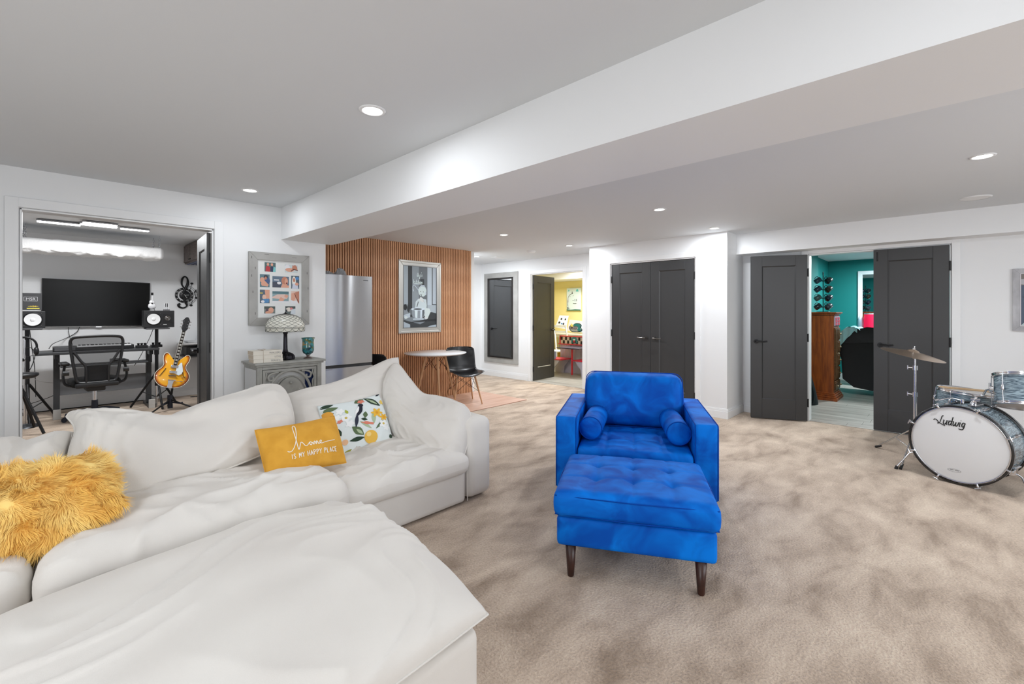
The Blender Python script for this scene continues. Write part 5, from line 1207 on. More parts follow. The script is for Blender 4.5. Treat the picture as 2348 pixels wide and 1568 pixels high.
for k in range(12):
    t = PI / 2 - 2 * PI * k / 12; text_obj('numeral', str(k or 12), .032, flat((230, 230, 230)), Matrix.Translation(cc + Vector((-.01 + ro * .87 * math.cos(t), -.0065, ro * .87 * math.sin(t) - .011))) @ STAND, o)
for t, l_ in ((2.4, rx_ * .95), (.1, rx_ * .7), (-1.0, rx_ * .7)): MB().tube([cc + Vector((0, -.006, 0)), cc + Vector((l_ * math.cos(t), -.006, l_ * math.sin(t)))], .003, 4).build('hand', flat((230, 230, 230)), ck)
for a0, r_ in ((0, 1.18), (.02, 1.34)): MB().tube([cc + Vector((ro * r_ * math.cos(t), 0, ro * r_ * .98 * math.sin(t))) for t in [math.radians(q) for q in range(-80, 81, 8)]], .0022, 5).build('stave_line', BLACKM, ck)
for (x, y), (x2, y2) in (((440, 650), (436, 664)), ((450, 683), (445, 673)), ((455, 675), (449, 666)), ((438, 700), (441, 688))):
    MB().ball(W(x, y), .020, (1.1, .3, .8)).tube([W(x, y), W(x2, y2)], .003, 5).build('note', BLACKM, ck)
MB().tube([W(445, 672), W(450, 664)], .007, 6).build('note_beam', BLACKM, ck)

# ---- electric guitar on its stand
gb = P(388, 889, Y=7.55); gh = P(430, 728, Y=7.70)
gt = thing('electric_guitar', 'sunburst hollow-body electric guitar with white pickguard on a floor stand', 'guitar')
up = (gh - gb).normalized(); GLn = (gh - gb).length
view = Vector((0, 0, CAM_H)) - gb; view.z = 0; fr_n = (view.normalized() * .8 + Vector((-.2, -.6, 0)) * .4).normalized(); xg = up.cross(-fr_n).normalized()
if xg.x < 0: xg = -xg
Gm = frame(gb, xg, up)      # local x right, z up along neck, y away
if (Gm.to_3x3() @ Vector((0, -1, 0))).dot(view) < 0: print('guitar frame flipped')
s_ = GLn / 1.05
outline = [(0, 0), (.08, .008), (.15, .045), (.195, .11), (.203, .17), (.185, .225), (.150, .27), (.133, .31), (.135, .345), (.150, .385), (.158, .43), (.150, .475), (.125, .49), (.098, .475), (.080, .435), (.062, .40), (.035, .385), (0, .382)]
half = [(q.x, q.y) for q in spline([(a, b, 0) for a, b in outline], 4)]
full = half + [(-a, b) for a, b in half[::-1][1:-1]]
full = [(a * s_, b * s_) for a, b in full]
SB = bpy.data.materials.new('sunburst'); SB.use_nodes = True; nt = SB.node_tree; b = nt.nodes['Principled BSDF']; b.inputs['Roughness'].default_value = .15; b.inputs['Coat Weight'].default_value = .6
at = nt.nodes.new('ShaderNodeAttribute'); at.attribute_name = 'burst'; rp = nt.nodes.new('ShaderNodeValToRGB'); e = rp.color_ramp.elements
e[0].position = 0; e[0].color = lin((40, 16, 8)); e[1].position = .62; e[1].color = lin((244, 176, 28))
for p_, c_ in ((.16, (84, 34, 10)), (.34, (196, 104, 14))): q = e.new(p_); q.color = lin(c_)
nt.links.new(at.outputs['Fac'], rp.inputs[0]); nt.links.new(rp.outputs[0], b.inputs['Base Color'])
def body(y0):
    cz = .21 * s_; mb = MB(); n_ = len(full); vs = []; att = []
    rings = [1, .97, .90, .80, .66, .5, .3, .1]
    for j, f in enumerate(rings):
        for (x, z) in full:
            # shrink towards the spine of the body
            zc = min(max(z, .12 * s_), .36 * s_); vs.append((x * f, y0 - .010 * (1 - f) ** .6, zc + (z - zc) * f)); att.append((0, .10, .28, .5, .8, 1, 1, 1)[j])
    fs = [(j * n_ + k, j * n_ + (k + 1) % n_, (j + 1) * n_ + (k + 1) % n_, (j + 1) * n_ + k) for j in range(len(rings) - 1) for k in range(n_)] + [tuple(range((len(rings) - 1) * n_, len(rings) * n_))]
    mb.add(vs, fs, True, 0, Gm); return mb, att
mb_, att = body(-.022)
o = mb_.build('body_top', SB, gt); at_ = o.data.attributes.new('burst', 'FLOAT', 'POINT'); at_.data.foreach_set('value', att)
MB().prism(full, -.0215, .022, M=Gm).build('body_rim', mat('dark_burst', (52, 22, 12), .2, coat=.5), gt)
MB().tube([Gm @ Vector((x, -.0225, z)) for x, z in full], .0035, 6, closed=True).build('binding', flat((236, 228, 208)), gt)
MB().prism([(x * s_, z * s_) for x, z in ((-.021, .30), (.021, .30), (.019, .83), (-.019, .83))], -.040, -.024, M=Gm).build('neck', mat('neck_wood', (110, 54, 30), .4), gt)
fbd = MB().prism([(x * s_, z * s_) for x, z in ((-.0225, .315), (.0225, .315), (.021, .84), (-.021, .84))], -.045, -.0402, M=Gm).build('fretboard', flat((36, 26, 22), .4), gt)
for k in range(11): z = (.345 + k * .045) * s_; MB().box((-.012 * s_, -.0462, z), (.012 * s_, -.0452, z + .018 * s_), M=Gm).build('inlay', flat((226, 226, 220)), fbd)
for sx in (-1, 1): MB().tube([Gm @ Vector((sx * .0225 * s_, -.044, .315 * s_)), Gm @ Vector((sx * .021 * s_, -.044, .84 * s_))], .0018, 4).build('neck_binding', flat((230, 226, 214)), gt)
hdk = MB().prism([(x * s_, z * s_) for x, z in ((-.021, .835), (.021, .835), (.040, .875), (.036, .93), (.044, .99), (.024, 1.03), (.010, 1.045), (-.010, 1.045), (-.024, 1.03), (-.044, .99), (-.036, .93), (-.040, .875))], -.046, -.030, M=Gm).build('headstock', BLACKP, gt)
for sx in (-1, 1):
    for k in range(3): z = (.89 + k * .045) * s_; MB().cyl(Gm @ Vector((sx * .026 * s_, -.052, z)), Gm @ Vector((sx * .026 * s_, -.044, z)), .006, n=8).cyl(Gm @ Vector((sx * .04 * s_, -.038, z)), Gm @ Vector((sx * .062 * s_, -.038, z)), .006, n=8).build('tuner', CHROME, hdk)
MB().prism([(x * s_, z * s_) for x, z in ((.026, .30), (.060, .365), (.075, .37), (.095, .30), (.110, .25), (.100, .205), (.070, .185), (.030, .20), (.026, .23))], -.045, -.040, M=Gm).build('pickguard', flat((222, 234, 240), .2), gt)
for z in (.285, .205): MB().box((-.045 * s_, -.048, z * s_), (.045 * s_, -.031, (z + .036) * s_), M=Gm).build('pickup', CHROME, gt, bevel=.003)
MB().box((-.045 * s_, -.052, .165 * s_), (.045 * s_, -.036, .178 * s_), M=Gm).build('bridge', NICKEL, gt)
MB().prism([(x * s_, z * s_) for x, z in ((-.038, .115), (.038, .115), (.026, .05), (.030, -.005), (-.030, -.005), (-.026, .05))], -.044, -.036, M=Gm).cyl(Gm @ Vector((-.035 * s_, -.048, .105 * s_)), Gm @ Vector((.045 * s_, -.048, .105 * s_)), .008).tube(spline([Gm @ Vector((.04 * s_, -.052, .12 * s_)), Gm @ Vector((.06 * s_, -.058, .10 * s_)), Gm @ Vector((.14 * s_, -.056, .10 * s_))], 5), .004, 6).build('tremolo', CHROME, gt)
for x, z in ((.115, .165), (.150, .175), (.115, .105), (.150, .125)): MB().cyl(Gm @ Vector((x * s_, -.032, z * s_)), Gm @ Vector((x * s_, -.046, z * s_)), .010, .008, 12).build('control_knob', mat('gold_knob', (222, 190, 110), .25, metal=.6), gt)
for sx in (-1, 1):
    MB().tube(spline([Gm @ Vector((sx * q[0] * s_, -.0335, q[1] * s_)) for q in ((.085, .27), (.10, .265), (.105, .245), (.12, .21), (.135, .175), (.15, .155), (.165, .165))], 5), [.001] * 4 + [.004] * 22 + [.001] * 5, 5, flat=.5).build('f_hole', flat((20, 12, 8)), gt)
stg = MB()
for k in range(6): x = (-.015 + .006 * k) * s_; stg.tube([Gm @ Vector((x, -.052, .17 * s_)), Gm @ Vector((x * .85, -.0478, .85 * s_))], .0006, 3)
o = stg.build('strings', NICKEL, gt); o['kind'] = 'stuff'
gs = thing('guitar_stand', 'black folding guitar stand with yoke under the sunburst guitar', 'stand')
c = Vector((gb.x + .03, gb.y + .12, 0))
MB().cyl(c + Vector((0, .03, .05)), c + Vector((.08, .07, .66)), .013).tube([c + Vector((-.07, .0, .70)), c + Vector((.0, .0, .70)), c + Vector((.09, .03, .70))], .009, 8).tube(spline([c + Vector((.06, .05, .70)), c + Vector((.11, .05, .66)), c + Vector((.10, .06, .5))], 5), .012, 8).build('upright', BLACKM, gs)
MB().tube(spline([c + Vector((-.10, -.19, .115)), c + Vector((-.10, -.10, .09)), c + Vector((0, .0, .10)), c + Vector((.10, -.10, .09)), c + Vector((.10, -.19, .115))], 6), .010, 8).cyl(c + Vector((0, 0, .02)), c + Vector((0, .02, .2)), .030).build('cradle', mat('navy_black', (10, 20, 40), .5), gs)
for a in (-.6, -2.5, 1.5): MB().tube([c + Vector((0, 0, .14)), c + Vector((.30 * math.cos(a), .30 * math.sin(a), .012))], .011, 8).build('leg', BLACKM, gs)

# ---- mesh office chair seen from behind
NAVY = mat('blue_black_base', (14, 26, 48), .45)
oc = thing('office_chair', 'black mesh-back office chair on a star base at the desk', 'chair', (.47, 7.66, 0), .06); oc.scale = (.88, .88, 1.03)
def bkp(u, z):   # back surface: slight curve; u -1..1
    return Vector((u, -.20 - .07 * (1 - (u / .27) ** 2) * .6 - .05 * (z - .45) , z))
rim = spline([bkp(-.20, .50), bkp(-.235, .66), bkp(-.27, .90), bkp(-.26, .985), bkp(-.20, 1.01), bkp(0, 1.018), bkp(.20, 1.01), bkp(.26, .985), bkp(.27, .90), bkp(.235, .66), bkp(.20, .50), bkp(.12, .475), bkp(-.12, .475)], 6, closed=True)
MB().tube(rim, .019, 8, closed=True, flat=.8).build('back_frame', BLACKP, oc)
for s2 in (-1, 1): MB().tube(spline([bkp(s2 * .235, .84), bkp(s2 * .17, .735), bkp(s2 * .12, .66), bkp(s2 * .115, .48)], 5), .015, 8).build('back_brace', BLACKP, oc)
NET = bpy.data.materials.new('black_netting'); NET.use_nodes = True; nt = NET.node_tree; b = nt.nodes['Principled BSDF']; b.inputs['Base Color'].default_value = lin((24, 24, 26)); b.inputs['Roughness'].default_value = .8; b.inputs['Alpha'].default_value = .62
MB().grid(lambda u, v: bkp((u * 2 - 1) * (.20 + .065 * min(1, v * 1.1)), .48 + .525 * v), 16, 16).build('back_mesh', NET, oc)
MB().grid(lambda u, v: bkp((u * 2 - 1) * .13, .50 + .17 * v) + Vector((0, .022 + .03 * math.sin(PI * v) * math.sin(PI * u), 0)), 12, 10).build('lumbar_pad', BLACKP, oc)
soft_box('seat', (-.26, -.20, .42), (.26, .30, .50), .035, mat('black_cloth', (22, 22, 23), .9), oc, crown=.02, n=10)
MB().box((-.225, -.27, .42), (.225, -.18, .47)).box((-.10, -.14, .36), (.10, .14, .42)).build('seat_pan', BLACKP, oc, bevel=.015)
for s2 in (-1, 1):
    MB().tube(spline([(s2 * .24, -.12, .44), (s2 * .31, -.13, .47), (s2 * .33, -.12, .56), (s2 * .31, -.08, .68)], 5), .020, 8, flat=.6).build('arm_post', BLACKP, oc)
    soft_box('armrest', (s2 * .31 - .045, -.16, .68), (s2 * .31 + .045, .13, .715), .017, BLACKP, oc, n=6)
    MB().cyl((s2 * .28, -.20, .60), (s2 * .34, -.20, .60), .028).build('arm_knob', BLACKP, oc)
MB().cyl((0, 0, .16), (0, 0, .37), .024).build('gas_lift', CHROME, oc); MB().cyl((0, 0, .08), (0, 0, .24), .040, .034).build('hub', NAVY, oc)
for k in range(5):
    a = .35 + 2 * PI * k / 5; c_, s2 = math.cos(a), math.sin(a)
    o = MB().tube([(0, 0, .125), (.15 * c_, .15 * s2, .12), (.30 * c_, .30 * s2, .085)], [.030, .025, .018], 8, flat=.8).build('base_arm', NAVY, oc)
    MB().cyl((.31 * c_ - s2 * .022, .31 * s2 + c_ * .022, .030), (.31 * c_ + s2 * .022, .31 * s2 - c_ * .022, .030), .030, n=14).cyl((.30 * c_, .30 * s2, .05), (.30 * c_, .30 * s2, .085), .010).build('castor', NAVY, o)

# ---- shelf with printer
a = P(419, 786, Y=8.40)
wsf = thing('wall_shelf', 'white wall shelf holding the black printer in the studio corner', 'shelf', (a.x, 8.35, a.z - .03))
MB().box((0, 0, 0), (1.85 - a.x, .45, .028)).build('board', TRIM, wsf, bevel=.002); MB().box((.03, .05, -.20), (1.85 - a.x, .43, -.175)).box((.25, .40, -.18), (.28, .44, 0)).build('lower_board', mat('dark_shelf', (50, 50, 52), .5), wsf)
pn = thing('printer', 'black printer on the dark lower board of the studio shelf', 'printer', (a.x + .05, 8.42, a.z - .204)); MB().box((0, 0, 0), (.42, .32, .13)).build('housing', BLACKP, pn, bevel=.012); MB().box((.03, -.012, .02), (.39, .0, .035)).build('paper_tray', BLACKM, pn); MB().box((.05, -.003, .095), (.16, .0, .11)).build('display', flat((150, 152, 155)), pn)
pp = thing('papers', 'loose white papers and notebook on the white studio shelf', 'papers', (a.x + .06, 8.38, a.z + .0)); MB().box((0, 0, 0), (.36, .30, .022)).build('stack', flat((230, 231, 233)), pp, bevel=.004); MB().add([(.16, .33, .02), (.34, .33, .02), (.36, .36, .15), (.20, .36, .15), (.16, .335, .02), (.34, .335, .02), (.36, .366, .15), (.20, .366, .15)], [(0, 1, 2, 3), (7, 6, 5, 4), (0, 4, 5, 1), (1, 5, 6, 2), (2, 6, 7, 3), (3, 7, 4, 0)]).build('leaning_sheet', flat((218, 219, 222)), pp)
# ---- stool and headphones at the left edge
a = P(60, 855, Y=7.35)
sto = thing('stool', 'round black drum stool at the left doorway edge', 'stool', (a.x - .05, 7.35, 0)); SHt = a.z
MB().lathe([(0, SHt - .06), (.12, SHt - .055), (.15, SHt - .03), (.15, SHt - .008), (.13, SHt), (0, SHt)], 28).build('seat', mat('black_vinyl', (26, 26, 28), .35), sto); MB().cyl((0, 0, .12), (0, 0, SHt - .05), .016).build('post', CHROME, sto)
for k in range(3):
    an = -.9 + 2 * PI * k / 3; MB().tube([(0, 0, SHt - .12), (.30 * math.cos(an), .30 * math.sin(an), .014)], .014, 8).build('leg', BLACKM, sto)
a = P(56, 795, Y=7.75)
hs = thing('headphone_stand', 'tall round-based stand with black headphones at the left doorway edge', 'stand', (a.x, 7.75, 0))
MB().lathe([(0, .035), (.05, .034), (.12, .02), (.135, .0)], 28).build('base', mat('gunmetal', (70, 72, 75), .35, metal=.6), hs); MB().cyl((0, 0, .03), (0, 0, a.z + .08), .010).build('post', CHROME, hs)
hph = thing('headphones', 'black over-ear headphones hanging at the left doorway edge', 'headphones', (a.x, 7.75, a.z))
MB().tube([(.10 * math.cos(t), .0, .0 + .11 * math.sin(t)) for t in [PI * k / 14 - .3 for k in range(18)]], .011, 8).build('headband', BLACKM, hph)
for s2 in (-1, 1): MB().ball((s2 * .095, 0, -.055), .05, (.5, .8, 1)).build('ear_cup', BLACKP, hph)
# ---- cables
CAB = mat('black_cable', (20, 20, 22), .5)
def cable(pts, label, r=.005, m=CAB, n=8):
    o = MB().tube(spline(pts, n), r, 6).build('cable', m); tag(o, label, 'cable'); return o
WY = YS - .03
cable([P(184, 746, Y=WY), P(175, 762, Y=WY), P(150, 776, Y=WY), P(122, 788, Y=8.5), P(112, 800, Y=8.45)], 'black cable running from the television down to the keyboard', .004)
cable([P(158, 746, Y=WY), P(157, 758, Y=WY), P(160, 772, Y=WY), P(168, 800, Y=8.65), P(170, 850, Y=8.7)], 'thin black cable hanging straight down behind the chair', .003)
cable([P(352, 752, Y=8.3), P(345, 770, Y=8.6), P(338, 785, Y=8.7), P(320, 820, Y=8.72), P(308, 838, Y=8.7)], 'black cable from the right monitor down behind the desk', .004)
cable([P(68, 755, Y=8.3), P(72, 790, Y=8.3), P(78, 830, Y=8.35), P(81, 870, Y=8.35), P(82, 910, Y=8.3)], 'black cable hanging from the left monitor', .004)
cable([P(58, 798, Y=7.9), P(72, 798, Y=7.9), P(80, 815, Y=7.9), P(70, 845, Y=7.9), P(60, 852, Y=7.9)], 'looped black headphone cable by the stool', .004)
cable([P(58, 818, Y=8.2), P(90, 812, Y=8.3), P(96, 806, Y=8.3)], 'black cable looping from headphones to desk', .003)
cable([P(80, 870, Y=8.3), P(95, 875, Y=8.3), P(125, 878, Y=8.35), P(160, 880, Y=8.4)], 'white cable draped by the left desk leg', .004, flat((220, 220, 220)))
cable([P(62, 928, Y=8.5), P(110, 912, Y=8.6), P(150, 893, Y=8.6), P(170, 880, Y=8.6)], 'black cable slanting up under the desk', .004)
random.seed(5)
for k, (a, b) in enumerate((((70, 930), (200, 925)), ((110, 935), (230, 922)), ((190, 928), (320, 915)), ((250, 925), (350, 912)))):
    pts = []
    for i in range(8):
        t = i / 7; q = P(a[0] + (b[0] - a[0]) * t, a[1] + (b[1] - a[1]) * t + random.uniform(-4, 4), Z=.008); q.y = min(q.y, 8.74); pts.append(q)
    cable(pts, ['black floor cable under the stool', 'black floor cable under the desk left half', 'black floor cable behind the star base', 'black floor cable under the desk right half'][k], .007)
q = P(437, 905, Z=.01); q.y = min(q.y, 8.3)
cable([q + Vector((.13 * math.cos(t) + .01 * k, .11 * math.sin(t), .008 + .006 * k)) for k, t in enumerate([i * .7 for i in range(26)])], 'coiled black cable on the floor right of the guitar', .005, n=3)
ps = thing('power_strip', 'black power strip with white plug on the floor by the stool', 'power strip', (P(64, 938, Z=0).x - .06, 8.62, 0)); MB().box((-.14, -.03, 0), (.14, .03, .035)).build('housing', BLACKP, ps, bevel=.005); MB().box((-.03, -.02, .035), (.02, .02, .06)).build('plug', flat((226, 226, 226)), ps, bevel=.004)
# ================================================================== PLAYROOM (yellow)
YX = 9.38
a, c = P(1301, 661, X=YX), P(1333, 712, X=YX)
cv = thing('canvas_painting', 'childlike unicorn drawing on white canvas on the yellow wall', 'painting', (YX, a.y, c.z), -PI / 2)
cw, chh = a.y - c.y, a.z - c.z
MB().box((0, -.03, 0), (cw, 0, chh)).build('canvas', flat((214, 232, 240)), cv, bevel=.003)
pr = Print(cw, chh); pr.poly([(.0, .0), (1, 0), (1, .05), (.6, .06), (.3, .04), (0, .06)], (40, 110, 96)); K_ = (60, 64, 70)
pr.poly([(.36, .74), (.40, .88), (.45, .74)], (74, 70, 78)).poly([(.08, .85), (.16, .95), (.22, .86)], (110, 204, 210)).poly([(.66, .84), (.72, .94), (.80, .95), (.86, .83)], (90, 196, 206))
for q in ([(.35, .74), (.2, .68), (.1, .55), (.06, .4), (.1, .2)], [(.44, .44), (.5, .45)], [(.6, .5), (.6, .42)], [(.70, .5), (.72, .44), (.68, .42)], [(.48, .32), (.60, .31), (.70, .32)], [(.08, .05), (.12, .16), (.06, .1), (.2, .1)], [(.25, .62), (.27, .62)], [(.48, .66), (.5, .66)]): pr.line([(p.x, p.y) for p in spline([(x, y, 0) for x, y in q], 4)], .006, K_)
pr.poly([(.08, .5), (.14, .6), (.16, .4), (.08, .3)], (196, 198, 204))
o = pr.build('drawing', cv); o.location = (0, -.0305, 0)
# desk of white boards along the back wall
TX = 8.75; a, c = P(1262, 763, X=TX), P(1345, 765, X=TX); TZ = a.z
td = thing('desk', 'white children craft table along the yellow wall', 'desk', (0, 0, 0))
MB().box((TX, c.y - .5, TZ - .03), (YX, a.y + .25, TZ)).build('tabletop', flat((228, 220, 206)), td, bevel=.003); MB().box((TX + .03, c.y - .4, TZ - .10), (TX + .05, a.y + .2, TZ - .03)).build('apron', flat((222, 218, 208)), td)
for y in (c.y - .4, a.y + .2): 
    for x in (TX + .03, YX - .06): MB().box((x, y - .03, 0), (x + .05, y + .02, TZ - .03)).build('leg', flat((222, 218, 208)), td)
MB().box((TX + .12, a.y - .05, TZ - .48), (YX - .06, a.y + .16, TZ - .44)).build('stretcher', flat((222, 218, 208)), td)
# canvases and sign on the table
def slab(name, label, cat, pts, X0, lean, th, m, group=None):
    """panel given by px corners TL, TR, BR, BL standing at X0, top leaning back"""
    t = thing(name, label, cat)
    q = [P(x, y, X=X0 + (lean if i < 2 else 0)) for i, (x, y) in enumerate(pts)]; q2 = [p + Vector((th, 0, 0)) for p in q]
    MB().add(q + q2, [(0, 1, 2, 3), (7, 6, 5, 4), (0, 4, 5, 1), (1, 5, 6, 2), (2, 6, 7, 3), (3, 7, 4, 0)]).build('board', m, t); return t, q
t, q = slab('canvas_painting', 'leaning canvas with a dark-spotted animal face on the craft table', 'painting', [(1283, 723), (1303, 724), (1297, 754), (1273, 750)], TX + .12, .10, .018, flat((226, 234, 242)))
def onq(q, u, v, e=.004): return q[0].lerp(q[1], u).lerp(q[3].lerp(q[2], u), 1 - v) - Vector((e, 0, 0))
def dab(q, u, v, a, b, rgb, par, nm='paint_dab'): MB().add([onq(q, u + a * math.cos(2 * PI * k / 12), v + b * math.sin(2 * PI * k / 12)) for k in range(12)], [tuple(range(12))]).build(nm, flat(rgb), par)
for d in ((.35, .72, .09, .08, (34, 34, 40)), (.78, .72, .08, .08, (34, 34, 40)), (.25, .42, .1, .09, (34, 34, 40)), (.52, .36, .08, .06, (70, 130, 190)), (.45, .14, .28, .1, (220, 172, 140)), (.7, .36, .08, .1, (60, 60, 70))): dab(q, *d, t)
slab('canvas_painting', 'pale painted canvas lying against the yellow wall behind the diner sign', 'painting', [(1306, 733), (1336, 736), (1334, 762), (1300, 758)], TX + .20, .08, .018, flat((206, 196, 196)))
slab('canvas_painting', 'pale blue canvas at the right end of the craft table', 'painting', [(1326, 742), (1345, 743), (1345, 762), (1324, 762)], TX + .14, .05, .018, flat((204, 226, 234)))
sg = thing('sign', 'dark green rounded DINER sign with a yellow star on the craft table', 'sign')
q = [P(1304, 740, X=TX + .06), P(1336, 740, X=TX + .06), P(1336, 762, X=TX + .06), P(1304, 762, X=TX + .06)]
ov = [(0.02, .45), (.12, .72), (.3, .78), (.5, .95), (.8, .92), (.92, .72), (.88, .5), (.98, .22), (.8, .05), (.5, .02), (.2, .08)]
def shape(pts, rgb, e, nm, sm=True):
    c = [(p.x, p.y) for p in spline([(x, y, 0) for x, y in pts], 5, True)] if sm else pts; n_ = len(c); A_ = [onq(q, x, y, e) for x, y in c]; B_ = [p + Vector((.008, 0, 0)) for p in A_]
    MB().add(A_ + B_, [tuple(range(n_)), tuple(range(2 * n_ - 1, n_ - 1, -1))] + [(i, (i + 1) % n_, (i + 1) % n_ + n_, i + n_) for i in range(n_)]).build(nm, flat(rgb), sg)
shape(ov, (20, 44, 52), 0, 'outline'); shape([(.5 + (x - .5) * .86, .48 + (y - .48) * .84) for x, y in ov], (150, 156, 158), .010, 'face'); shape([(.42, .88), (.75, .86), (.86, .7), (.84, .45), (.92, .22), (.75, .12), (.66, .3), (.72, .5), (.6, .66), (.42, .66)], (18, 100, 100), .019, 'green_band')
shape([(.27 + .15 * (1 if k % 2 == 0 else .45) * math.cos(PI / 2 + PI * k / 5), .74 + .22 * (1 if k % 2 == 0 else .45) * math.sin(PI / 2 + PI * k / 5)) for k in range(10)], (206, 192, 90), .030, 'star', False)
text_obj('lettering', 'DINER', .085, flat((70, 40, 50)), Matrix.Translation(onq(q, .37, .34, .028)) @ Matrix.Rotation(-PI / 2, 4, 'Z') @ STAND, sg, ext=.002)
# white ladder-back chair
kc = thing('chair', 'white painted ladder-back chair in the playroom', 'chair')
CX = 8.45; WP = flat((222, 226, 226))
a, b, c = P(1268, 745, X=CX), P(1297, 745, X=CX), P(1300, 768, X=CX)
pl_, pr_ = P(1276, 805, X=CX - .05), P(1300, 805, X=CX - .05)
MB().tube([a, P(1273, 770, X=CX - .02), pl_, (pl_.x, pl_.y, 0)], .022, 4).build('back_post', WP, kc); MB().tube([b, c, (CX, c.y, .4), (CX, c.y, 0)], .022, 4).build('back_post', WP, kc)
for y0, y1 in ((745, 751), (758, 763)): 
    u, v = P(1268 + (y0 - 745) * .2, y0, X=CX), P(1298, y1, X=CX); MB().box((CX - .012, v.y, v.z), (CX + .012, u.y, u.z)).build('slat', WP, kc)
MB().box((CX - .42, c.y, .42), (CX, a.y - .03, .45)).build('seat', WP, kc, bevel=.005)
for y in (c.y + .02, a.y - .06): MB().box((CX - .41, y - .02, 0), (CX - .37, y + .02, .42)).build('leg', WP, kc); MB().box((CX - .39, y - .01, .2), (CX, y + .01, .225)).build('stretcher', WP, kc)
# red and grey play diner
PX = 7.95
RED = mat('toy_red', (206, 40, 62), .35); GREYL = mat('toy_grey', (176, 172, 190), .5)
pd_ = thing('play_diner', 'toy diner booth with red trim, checkered front and two benches', 'toy furniture')
a, c = P(1284, 769, X=PX), P(1352, 775, X=PX); z1_, z0_ = a.z, P(1284, 787, X=PX).z; yL, yR = a.y, c.y; gz = P(1284, 845, X=PX).z
MB().box((PX + .02, yR, .0), (PX + .05, yL, z0_)).build('back_panel', GREYL, pd_)
for k in range(22):
    y = yR + (yL - yR) * k / 22; MB().box((PX + .012, y + .002, .24), (PX + .0198, y + (yL - yR) / 22 - .002, z0_ - .015)).build('board', GREYL, pd_)
MB().box((PX - .01, yR, z1_ - .02), (PX + .06, yL, z1_)).box((PX - .03, yR, z0_ - .018), (PX + .06, yL + .03, z0_)).box((PX - .01, yL - .015, z0_), (PX + .06, yL + .005, z1_)).build('red_trim', RED, pd_)
MB().box((PX + .005, yR, z0_), (PX + .05, yL - .016, z1_ - .021)).build('front_board', flat((210, 196, 188)), pd_)
n_ = 13; dy = (yL - .016 - yR) / n_; dz = (z1_ - .021 - z0_) / 2; tl0 = None
for i in range(n_):
    for j in range(2):
        if (i + j) % 2: MB().box((PX + .0, yR + i * dy + .004, z0_ + j * dz + .004), (PX + .0048, yR + (i + 1) * dy - .004, z0_ + (j + 1) * dz - .004)).build('check_tile', flat((22, 20, 24)), pd_)
yc = P(1317, 780, X=PX).y
o = MB().add([Vector((PX - .004, yc + .085 * math.cos(t), z0_ + .02 + (z1_ - z0_) * .86 * (max(0, math.sin(t)) ** .8))) for t in [PI * k / 14 for k in range(15)]], [tuple(range(15))]).build('arched_badge', flat((60, 140, 146)), pd_); o.data.polygons[0].flip()
MB().add([Vector((PX - .007, yc + .055 * math.cos(t), z0_ + .02 + (z1_ - z0_) * .66 * (max(0, math.sin(t)) ** .8))) for t in [PI * k / 14 for k in range(15)]], [tuple(range(15))]).build('badge_centre', flat((18, 84, 92)), pd_)
MB().ball((PX - .012, yc, z0_ + .06), .028, (.2, 1, 1)).build('red_apple', flat((196, 44, 66)), pd_); MB().ball((PX - .010, yc, z0_ + .095), .035, (.2, 1, .6)).build('white_cap', flat((216, 222, 224)), pd_)
# little table and two benches
ty_ = P(1312, 830, X=PX - .25)
MB().box((PX - .42, ty_.y - .30, z0_ - .07), (PX - .02, ty_.y + .28, z0_ - .05)).build('table_leaf', flat((66, 56, 74)), pd_); MB().box((PX - .27, ty_.y - .012, .02), (PX - .24, ty_.y + .012, z0_ - .07)).box((PX - .03, ty_.y - .42, .02), (PX - .0, ty_.y - .40, z0_ - .07)).build('table_post', RED, pd_)
for s2, px0, px1, py in ((1, 1262, 1300, 819), (-1, 1325, 1352, 824)):
    u, v = P(px0, py, X=PX - .2), P(px1, py, X=PX - .2); sz = u.z
    MB().box((PX - .40, v.y, sz - .02), (PX, u.y, sz)).build('bench_seat', RED, pd_)
    for xx in (PX - .38, PX - .03):
        y_in = v.y if s2 > 0 else u.y; y_out = u.y if s2 > 0 else v.y
        MB().add([Vector((xx + e, yy, zz)) for e in (0, .018) for yy, zz in ((y_in + s2 * .06, sz - .02), (y_out, sz - .02), (y_out, 0), (y_in + s2 * .22, 0), (y_in + s2 * .20, sz * .45), (y_in + s2 * .12, sz * .7))], [(0, 1, 2, 3, 4, 5), (11, 10, 9, 8, 7, 6)] + [(i, i + 6, (i + 1) % 6 + 6, (i + 1) % 6) for i in range(6)]).build('bench_side', GREYL, pd_)
    yb = u.y - .02 if s2 > 0 else v.y + .02
    if s2 > 0: MB().box((PX - .40, u.y - .30, sz), (PX - .38, u.y, sz + .16)).build('bench_end', mat('toy_lilac', (150, 156, 206), .5), pd_)
sb = thing('storage_crate', 'ochre storage crate under the craft table', 'crate', (8.95, P(1270, 800, X=8.95).y - .12, 0)); MB().box((0, 0, .0), (.3, .36, .30)).build('box', flat((176, 132, 30)), sb, bevel=.01); MB().box((-.01, -.01, .30), (.31, .37, .33)).build('lid', flat((196, 150, 40)), sb, bevel=.01)

